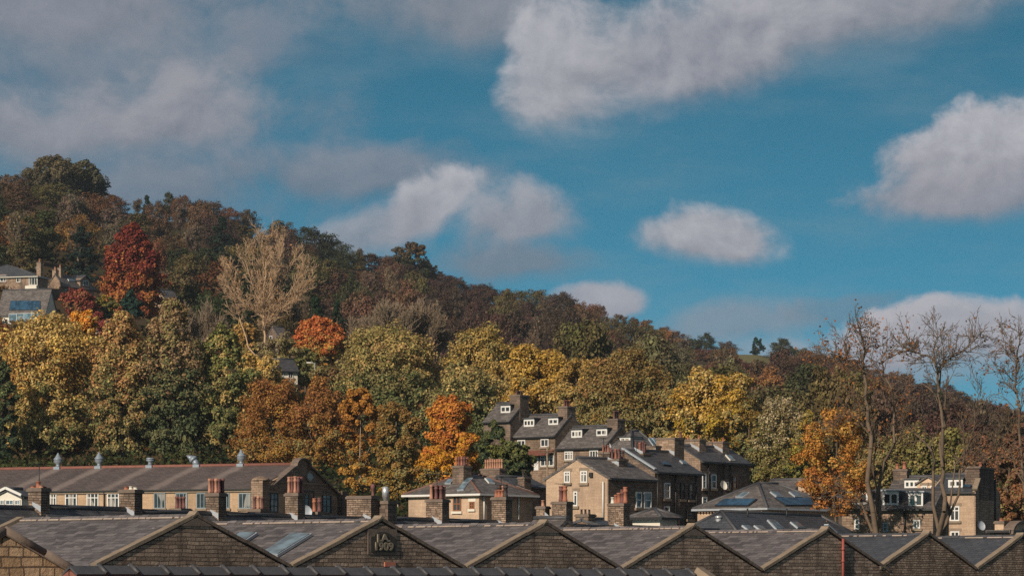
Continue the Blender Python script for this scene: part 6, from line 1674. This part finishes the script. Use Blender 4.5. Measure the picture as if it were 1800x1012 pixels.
# ------------------------------------------------------------------ hipped roofs with solar panels and skylights, tall chimney house, dormered building
def right_town():
    H = House('hipped_house', 'hip-roofed tan house with blue solar panels on both slopes', 'house', 1347, 222, 48, 1226, 1474, 893, 848, 'hip')
    H.zr = wz(848, H.Y + 3.5) - H.zb
    H.walls('stone_tan'); H.hip_roof('slate_grey', over=.25, gut='lead')
    H.on_slope('L', [(1274, 878.5), (1330, 878.5), (1315, 889.5), (1259, 889.5)], 'solar', 'black', 'solar_panel')
    H.on_slope('R', [(1363, 876), (1424, 877), (1428, 889), (1381, 889)], 'solar', 'black', 'solar_panel')
    H.on_slope('L', [(1306, 867), (1316, 867), (1306, 874), (1295, 874)], 'glass_sky', 'lead', 'skylight')
    for x in (1355, 1388): H.on_slope('R', [(x, 866), (x + 11, 866), (x + 19, 873), (x + 9, 873)], 'glass_sky', 'lead', 'skylight')
    br = MB()
    for q in range(22):
        y = .2 + q * (H.Ly - .3) / 22; br.box(-.2, -.004, y, y + .1, H.ze - .22, H.ze - .1)
    br.build('eaves_brackets', M['stone_brown'], H.e)
    G = House('hipped_house', 'lower dark hipped roof with a row of skylights and a steel flue', 'house', 1292, 188, 62, 1205, 1500, 936, 899, 'hip')
    G.zr = wz(899, G.Y + 4) - G.zb
    G.walls('stone_brown'); G.hip_roof('slate_blue', over=.25, gut='black', axis='x')
    for q in ([(1305, 925), (1315, 925), (1325, 932), (1314, 932)], [(1326, 925), (1336, 925), (1346, 932), (1335, 932)], [(1350, 916), (1361, 916), (1377, 931), (1364, 931)], [(1390, 919), (1400, 919), (1412, 928), (1401, 928)]):
        G.on_slope('R', q, 'glass_sky', 'lead', 'skylight')
    P = G.hit(1263, 932, 'x', .8)
    z1 = G.hit(1263, 907, 'x', .8).z
    MB().tube((.8, P.y, P.z - .5), (.8, P.y, z1), .16, k=14).lathe((.8, P.y, P.z + .25), [(.185, 0), (.185, .04)], 14).lathe((.8, P.y, z1 - .1), [(.2, 0), (.2, .1), (.1, .14)], 14).build('flue', M['steel'], G.e)
    for px in (1314, 1383):
        P = G.hitp(px, 907, *[Vector(v) for v in G.slopes['R']])
        MB().tube((P.x, P.y, P.z - .2), (P.x, P.y, P.z + .45), .05, k=6).build('vent_pipe', M['black'], G.e)
    # gabled pinkish house end behind the amber tree
    K = House('gabled_house', 'pinkish gabled house end half hidden by the rusty amber tree', 'house', 1462, 250, 50, 1398, 1500, 890, 851, 'x')
    K.walls('stone_tan'); K.gable_roof('slate_grey')
    K.chimney(.5, K.Ly * .82, .8, .8, 841, K.ze - .5, 'stone_tan', [], lead=False)
    N = House('slate_house', 'low slate roof just behind the solar-panelled house', 'house', 1396, 262, 50, 1340, 1430, 862, 843, 'y')
    N.walls('stone_brown'); N.gable_roof('slate_grey')
    # long brown building with mansard dormers
    B = House('dormered_building', 'long brown stone building with white dormer windows under the bare trees', 'house', 1640, 212, 74, 1480, 1668, 896, 862, 'y')
    B.walls('stone_brown'); B.gable_roof('slate_grey', over=.3)
    for x0, y0, x1, y1, c in ((1493, 866, 1524, 886, 2), (1553, 866, 1578, 887, 2), (1598, 868, 1621, 890, 2)): B.dormer(x0, y0, x1, y1, c, 'white', 'lead')
    B.window('L', 1605, 913, 1618, 928, 2, 1); B.window('L', 1552, 918, 1562, 934, 1, 2, 'grey_blue'); B.window('L', 1502, 912, 1511, 930, 1, 2)
    B.pipe('L', 1590, 898, 938, 'black')
    # house with the great chimney
    T = House('tall_chimney_house', 'tan house whose dark gable end rises into a great chimney', 'house', 1713, 228, 68, 1634, 1757, 867, 834, 'y')
    T.walls('stone_tan'); T.gable_roof('slate_blue', over=.2, verge=-.15)
    MB().prism([(.02, 0), (T.Lx - .02, 0), (T.Lx - .02, T.ze - .05), (T.Lx / 2, T.zr - .1), (.02, T.ze - .05)], -.07, -.004, 'y').build('gable_wall', M['stone_brown'], T.e)
    T.window('L', 1670, 889, 1687, 915, 2, 2, bars=.7); T.window('L', 1671, 933, 1687, 946, 2, 1); T.window('L', 1637, 889, 1646, 915, 1, 2, bars=.6); T.window('L', 1636, 933, 1645, 944, 1, 1)
    T.dormer(1668, 844, 1691, 856, 2, 'white')
    T.on_slope('L', [(1699, 843), (1712, 843), (1706, 857), (1693, 857)], 'solar', 'black', 'solar_panel')
    x0, x1 = T.hit(1719, 840, 'y', 0).x, T.hit(1745, 840, 'y', 0).x
    zt = T.hit(1730, 824, 'y', 0).z
    c = MB().prism([(x0, T.ze - .5), (x1, T.ze - .5), (x1, zt), (x0, zt)], -.1, .9, 'y').build('chimney_stack', M['stone_soot_shade'], T.e)
    MB().box(x0 - .1, x1 + .1, -.2, 1.0, zt + .003, zt + .14).build('cap', M['coping_dark'], c)
    T.pot(c, (x0 + x1) / 2 - .15, .3, zt + .14, .35, .12, 'plain', 'pot_orange')
    MB().beam((.0, -.02, T.ze + .12), (x0, -.02, zt - (zt - T.ze) * .45), .35, .14).build('coping', M['coping'], T.e)
    T.pipe('R', 1749, 842, 938, 'black', .09)
    d = T.hit(1723, 924, 'y', -.3)
    o = MB().lathe((0, 0, 0), [(.02, 0), (.2, .03), (.3, .08), (.34, .13)], 14, False).build('satellite_dish', M['lead'], T.e); o.location = d; o.rotation_euler = Vector((-.5, -.8, .3)).to_track_quat('Z', 'Y').to_euler()
    # its neighbour with a little gable and white-arched windows
    U = House('gabled_house', 'stone house with a small front gable beside the great chimney house', 'house', 1648, 234, 68, 1560, 1680, 872, 838, 'y')
    U.walls('stone_brown'); U.gable_roof('slate_grey', over=.2)
    U.dormer(1591, 845, 1614, 857, 3, 'white')
    a, b, pk = U.hit(1650, 870, 'x', -.2), U.hit(1612, 870, 'x', -.2), U.hit(1631, 838, 'x', -.2)
    MB().prism([(a.y, 0), (b.y, 0), (b.y, a.z + .9), (pk.y, pk.z), (a.y, a.z + .9)], -.2, 1.8, 'x').build('front_gable', M['stone_tan'], U.e)
    r = MB(); r.slab([(-.35, a.y - .15, a.z + .82), (-.35, pk.y, pk.z + .1), (2.2, pk.y, pk.z + .1), (2.2, a.y - .15, a.z + .82)], .1); r.slab([(-.35, pk.y, pk.z + .1), (-.35, b.y + .15, a.z + .82), (2.2, b.y + .15, a.z + .82), (2.2, pk.y, pk.z + .1)], .1); r.build('gable_roof', M['slate_grey'], U.e)
    U.window('L', 1620, 853, 1630, 863, 2, 1, plane=-.2); U.window('L', 1635, 853, 1645, 874, 2, 2, plane=-.2, bars=.6)
    P = U.hit(1585, 830, 'x', U.Lx / 2)
    U.chimney(U.Lx / 2, P.y, .9, 1.0, 824, U.ze, 'stone_soot_shade', [(0, .3, .38, .13, 'plain', 'pot_orange'), (0, -.2, .5, .14, 'plain', 'pot_orange')], lead=False)
    # round-arched stone end by the right edge
    A = House('arched_building', 'round-arched stone parapet by the right edge above the sheds', 'building', 1775, 176, 58, 1740, 1815, 938, 934, 'y')
    A.walls('stone_brown'); A.gable_roof('slate_grey')
    x0, x1 = A.hit(1777, 940, 'y', -.1).x, A.hit(1815, 940, 'y', -.1).x
    cx, rr = (x0 + x1) / 2, (x1 - x0) / 2; zc = A.hit(1796, 941, 'y', -.1).z; 
    sc = (A.hit(1796, 918, 'y', -.1).z - zc) / rr
    arc = [(cx + math.cos(math.pi * (1 - q / 12)) * rr, zc + math.sin(math.pi * (1 - q / 12)) * rr * sc) for q in range(13)]
    MB().prism([(x0, 0), (x1, 0)] + arc[::-1], -.1, .3, 'y').build('arched_parapet', M['stone_tan'], A.e)
    cp = MB()
    for p, q in zip(arc[:-1], arc[1:]): cp.beam((p[0], .05, p[1] + .05), (q[0], .05, q[1] + .05), .6, .12)
    cp.build('coping', M['coping_dark'], A.e)
    A.chimney(.3, A.Ly * .55, .5, .5, 915, A.ze - .3, 'stone_tan', [(0, 0, .15, .1, 'plain', 'pot_orange')], lead=False)
    # tiny gabled roof peeping over the sheds
    Z = House('outhouse', 'small stone-gabled slate roof peeping over the third shed', 'outhouse', 982, 150, 48, 925, 1012, 934, 912, 'y')
    Z.walls('stone_brown'); Z.gable_roof('slate_grey', over=.05, verge=.02)

# ------------------------------------------------------------------ houses on the left hillside
def hillside_houses():
    D = dist_of(40, 520)
    H = House('villa', 'stone villa with a blue hipped slate roof on the left hillside', 'house', 64, D, 74, -60, 84, 486, 465, 'hip')
    H.zr = wz(465, H.Y + 4) - H.zb; H.sooty = True
    H.walls('stone_brown'); H.hip_roof('slate_blue', over=.4, gut='cream')
    for x0, y0, x1, y1, c in ((-4, 484, 11, 495, 3), (29, 486, 36, 496, 1), (51, 488, 66, 501, 3)): H.window('L', x0, y0, x1, y1, c, 1)
    MB().box(-1.0, -.01, H.hit(68, 503, 'x', 0).y, H.hit(48, 503, 'x', 0).y, H.hit(58, 510, 'x', 0).z, H.hit(58, 502.5, 'x', 0).z).build('bay', M['cream'], H.e)
    P = H.hit(70, 470, 'x', H.Lx / 2)
    H.chimney(H.Lx / 2, max(.4, P.y), 1.0, .8, 461, H.ze - .5, 'stone_brown', pots_row(2, .6, .14, 'plain', 'pot_buff', 'x'), lead=False)
    d = H.hit(64, 472, 'x', H.Lx / 2); o = MB().lathe((0, 0, 0), [(.02, 0), (.25, .03), (.4, .1)], 12, False).build('satellite_dish', M['lead'], H.e); o.location = d; o.rotation_euler = (R(60), 0, R(-30))
    D2 = dist_of(40, 575)
    G = House('solar_roof_house', 'hillside house with a blue solar roof and glass balcony', 'house', 80, D2, 72, -4, 100, 549, 508, 'y')
    G.walls('cream'); G.gable_roof('slate_grey', over=.3)
    G.on_slope('L', [(20, 529), (70, 529), (72, 545), (17, 545)], 'solar', 'black', 'solar_panel')
    b = MB(); p0, p1 = G.hit(69, 560, 'x', -1.4), G.hit(16, 560, 'x', -1.4)
    zt, z0 = G.hit(40, 551, 'x', -1.4).z, G.hit(40, 564, 'x', -1.4).z
    bal = MB().box(-1.4, -.01, p0.y, p1.y, z0 - .2, z0).build('balcony', M['black'], G.e)
    MB().box(-1.42, -1.38, p0.y, p1.y, z0 + .004, zt).build('glass_panel', M['glass_sky'], bal)
    r = MB().box(-1.44, -1.36, p0.y, p1.y, zt + .003, zt + .06)
    for q in range(5):
        y = p0.y + (p1.y - p0.y) * q / 4; r.box(-1.47, -1.425, y - .03, y + .03, z0, zt)
    r.build('rail', M['white'], bal)
    G.window('L', 24, 566, 44, 590, 3, 1, 'black', sill=None)
    K = House('chimneyed_house', 'hillside house with twin chimneys and gabled dormer left of the copper beech', 'house', 110, dist_of(110, 528), 60, 84, 166, 501, 482, 'x')
    K.walls('stone_brown'); K.gable_roof('slate_grey', over=.4)
    for px, t in ((97, 474), (101, 470)):
        P = K.hit(px, 490, 'x', .4); K.chimney(.4 if px == 97 else 1.2, P.y, .7, .8, t, K.ze - .6, 'stone_brown', [(0, 0, .5, .16, 'plain', 'pot_buff')], lead=False)
    K.window('R', 115, 509, 132, 522, 2, 1)
    a, b2 = K.hit(141, 504, 'y', -.1), K.hit(159, 504, 'y', -.1); zt = K.hit(150, 484, 'y', -.1).z; zs = K.hit(150, 492, 'y', -.1).z
    gd = MB().prism([(a.x, K.ze - .5), (b2.x, K.ze - .5), (b2.x, zs), ((a.x + b2.x) / 2, zt), (a.x, zs)], -.1, 2.5, 'y').build('dormer', M['stone_brown'], K.e)
    r = MB(); m = (a.x + b2.x) / 2
    r.slab([(a.x - .3, -.35, zs - .25), (m, -.35, zt + .1), (m, 3, zt + .1), (a.x - .3, 3, zs - .25)], .12); r.slab([(b2.x + .3, -.35, zs - .25), (b2.x + .3, 3, zs - .25), (m, 3, zt + .1), (m, -.35, zt + .1)], .12); r.build('dormer_roof', M['slate_dark'], gd)
    K.window('R', 146, 493, 155, 502, 2, 1, plane=-.1, sill=None)
    K.on_slope('R', [(119, 490), (133, 490), (135, 494), (121, 494)], 'glass_sky', 'white', 'skylight')
    N = House('hillside_house', 'grey house glimpsed to the right of the copper beech', 'house', 288, dist_of(290, 548), 58, 268, 314, 523, 508, 'x')
    N.walls('stone_tan'); N.gable_roof('slate_grey'); N.window('R', 280, 527, 284, 533, 1, 1, sill=None); N.window('R', 293, 526, 301, 533, 2, 1, sill=None)
    N.on_slope('R', [(284, 513), (292, 513), (294, 518), (286, 518)], 'glass_sky', 'white', 'skylight')
    W = House('hillside_house', 'slate-roofed house end below the copper beech beside the maroon tree', 'house', 180, dist_of(180, 600), 50, 160, 205, 579, 557, 'y')
    W.walls('stone_tan'); W.gable_roof('slate_grey')
    C = House('cottage', 'white-windowed cottage with a dark roof among trees below the bare tree', 'house', 487, 420, 24, 470, 523, 651, 631, 'x', zb=wz(690, 420))
    C.walls('cream'); C.gable_roof('slate_dark', over=.35)
    C.window('R', 489, 653, 498, 662, 2, 1, sill=None); C.window('R', 506, 653, 515, 665, 2, 1, sill=None)
    V = House('hillside_house', 'small gabled grey house seen through the stems of the bare tree', 'house', 492, dist_of(485, 618), 50, 466, 510, 596, 574, 'x')
    V.walls('stone_soot_shade'); V.gable_roof('slate_grey'); V.window('L', 474, 590, 479, 597, 1, 1, sill=None)
    # street lamp
    D3 = 425.0; X = wx(553, D3); z = wz(690, D3); h = wz(638, D3) - z
    e = empty('street_lamp', (X, D3, z), 0, 'pale street lamp standing among trees below the orange maple', 'lamp')
    MB().tube((0, 0, 0), (0, 0, h), .1, .06, 8).build('post', M['steel'], e)
    MB().tube((0, 0, h), (-.5, 0, h + .06), .05, k=6).build('arm', M['steel'], e)
    MB().box(-1.0, -.45, -.12, .12, h, h + .14).build('lamp_head', M['white'], e)

def aerial(H, x, y, z, h=1.0, ang=0.0, par=None):
    b = MB().tube((x, y, z - .3), (x, y, z + h), .02, k=5)
    ca, sa = math.cos(ang), math.sin(ang)
    b.tube((x - ca * .55, y - sa * .55, z + h - .06), (x + ca * .45, y + sa * .45, z + h - .02), .015, k=4)
    for q in range(7):
        t = -.5 + q * .15; l = .2 - .012 * q
        b.tube((x + ca * t - sa * l, y + sa * t + ca * l, z + h - .05), (x + ca * t + sa * l, y + sa * t - ca * l, z + h - .05), .011, k=4)
    return b.build('aerial', M['black'], par or H.e)

def street_bits():
    D = 236.0; X = wx(962, D); z = ground(X, D); h = wz(784, D) - z
    e = empty('utility_pole', (X, D, z), 0, 'tall pale utility pole between the lodge and the tan gable house', 'pole')
    MB().tube((0, 0, 0), (0, 0, h), .085, .06, 8).build('post', M['bark_grey'], e)
    b = MB().box(-.55, .55, -.05, .05, h - .45, h - .36)
    for q in (-.5, -.17, .17, .5): b.tube((q, 0, h - .36), (q, 0, h - .26), .03, k=6)
    b.build('crossarm', M['bark'], e)
    wires = MB()
    for (px, py, Y) in ((1020, 818, 216), (908, 800, 292), (842, 862, 226)):
        T = Vector((wx(px, Y) - X, Y - D, wz(py, Y) - z)); S = Vector((0, 0, h - .3)); n = 10
        for i in range(n):
            def at(t): return S.lerp(T, t) - Vector((0, 0, 1.0 * 4 * t * (1 - t)))
            wires.tube(at(i / n), at((i + 1) / n), .012, k=3, caps=False)
    wires.build('wire', M['black'], e)

# ------------------------------------------------------------------ build everything
build_world()
build_light_camera()
build_terrain()
if HAZE: build_haze()
build_hill()
undergrowth()
skyline_specials()
front_trees()
bare_trees()
sheds()
foreground()
chimney_terrace()
extra_stacks()
mill()
lodge()
hill_terrace()
tan_row()
right_town()
hillside_houses()
street_bits()
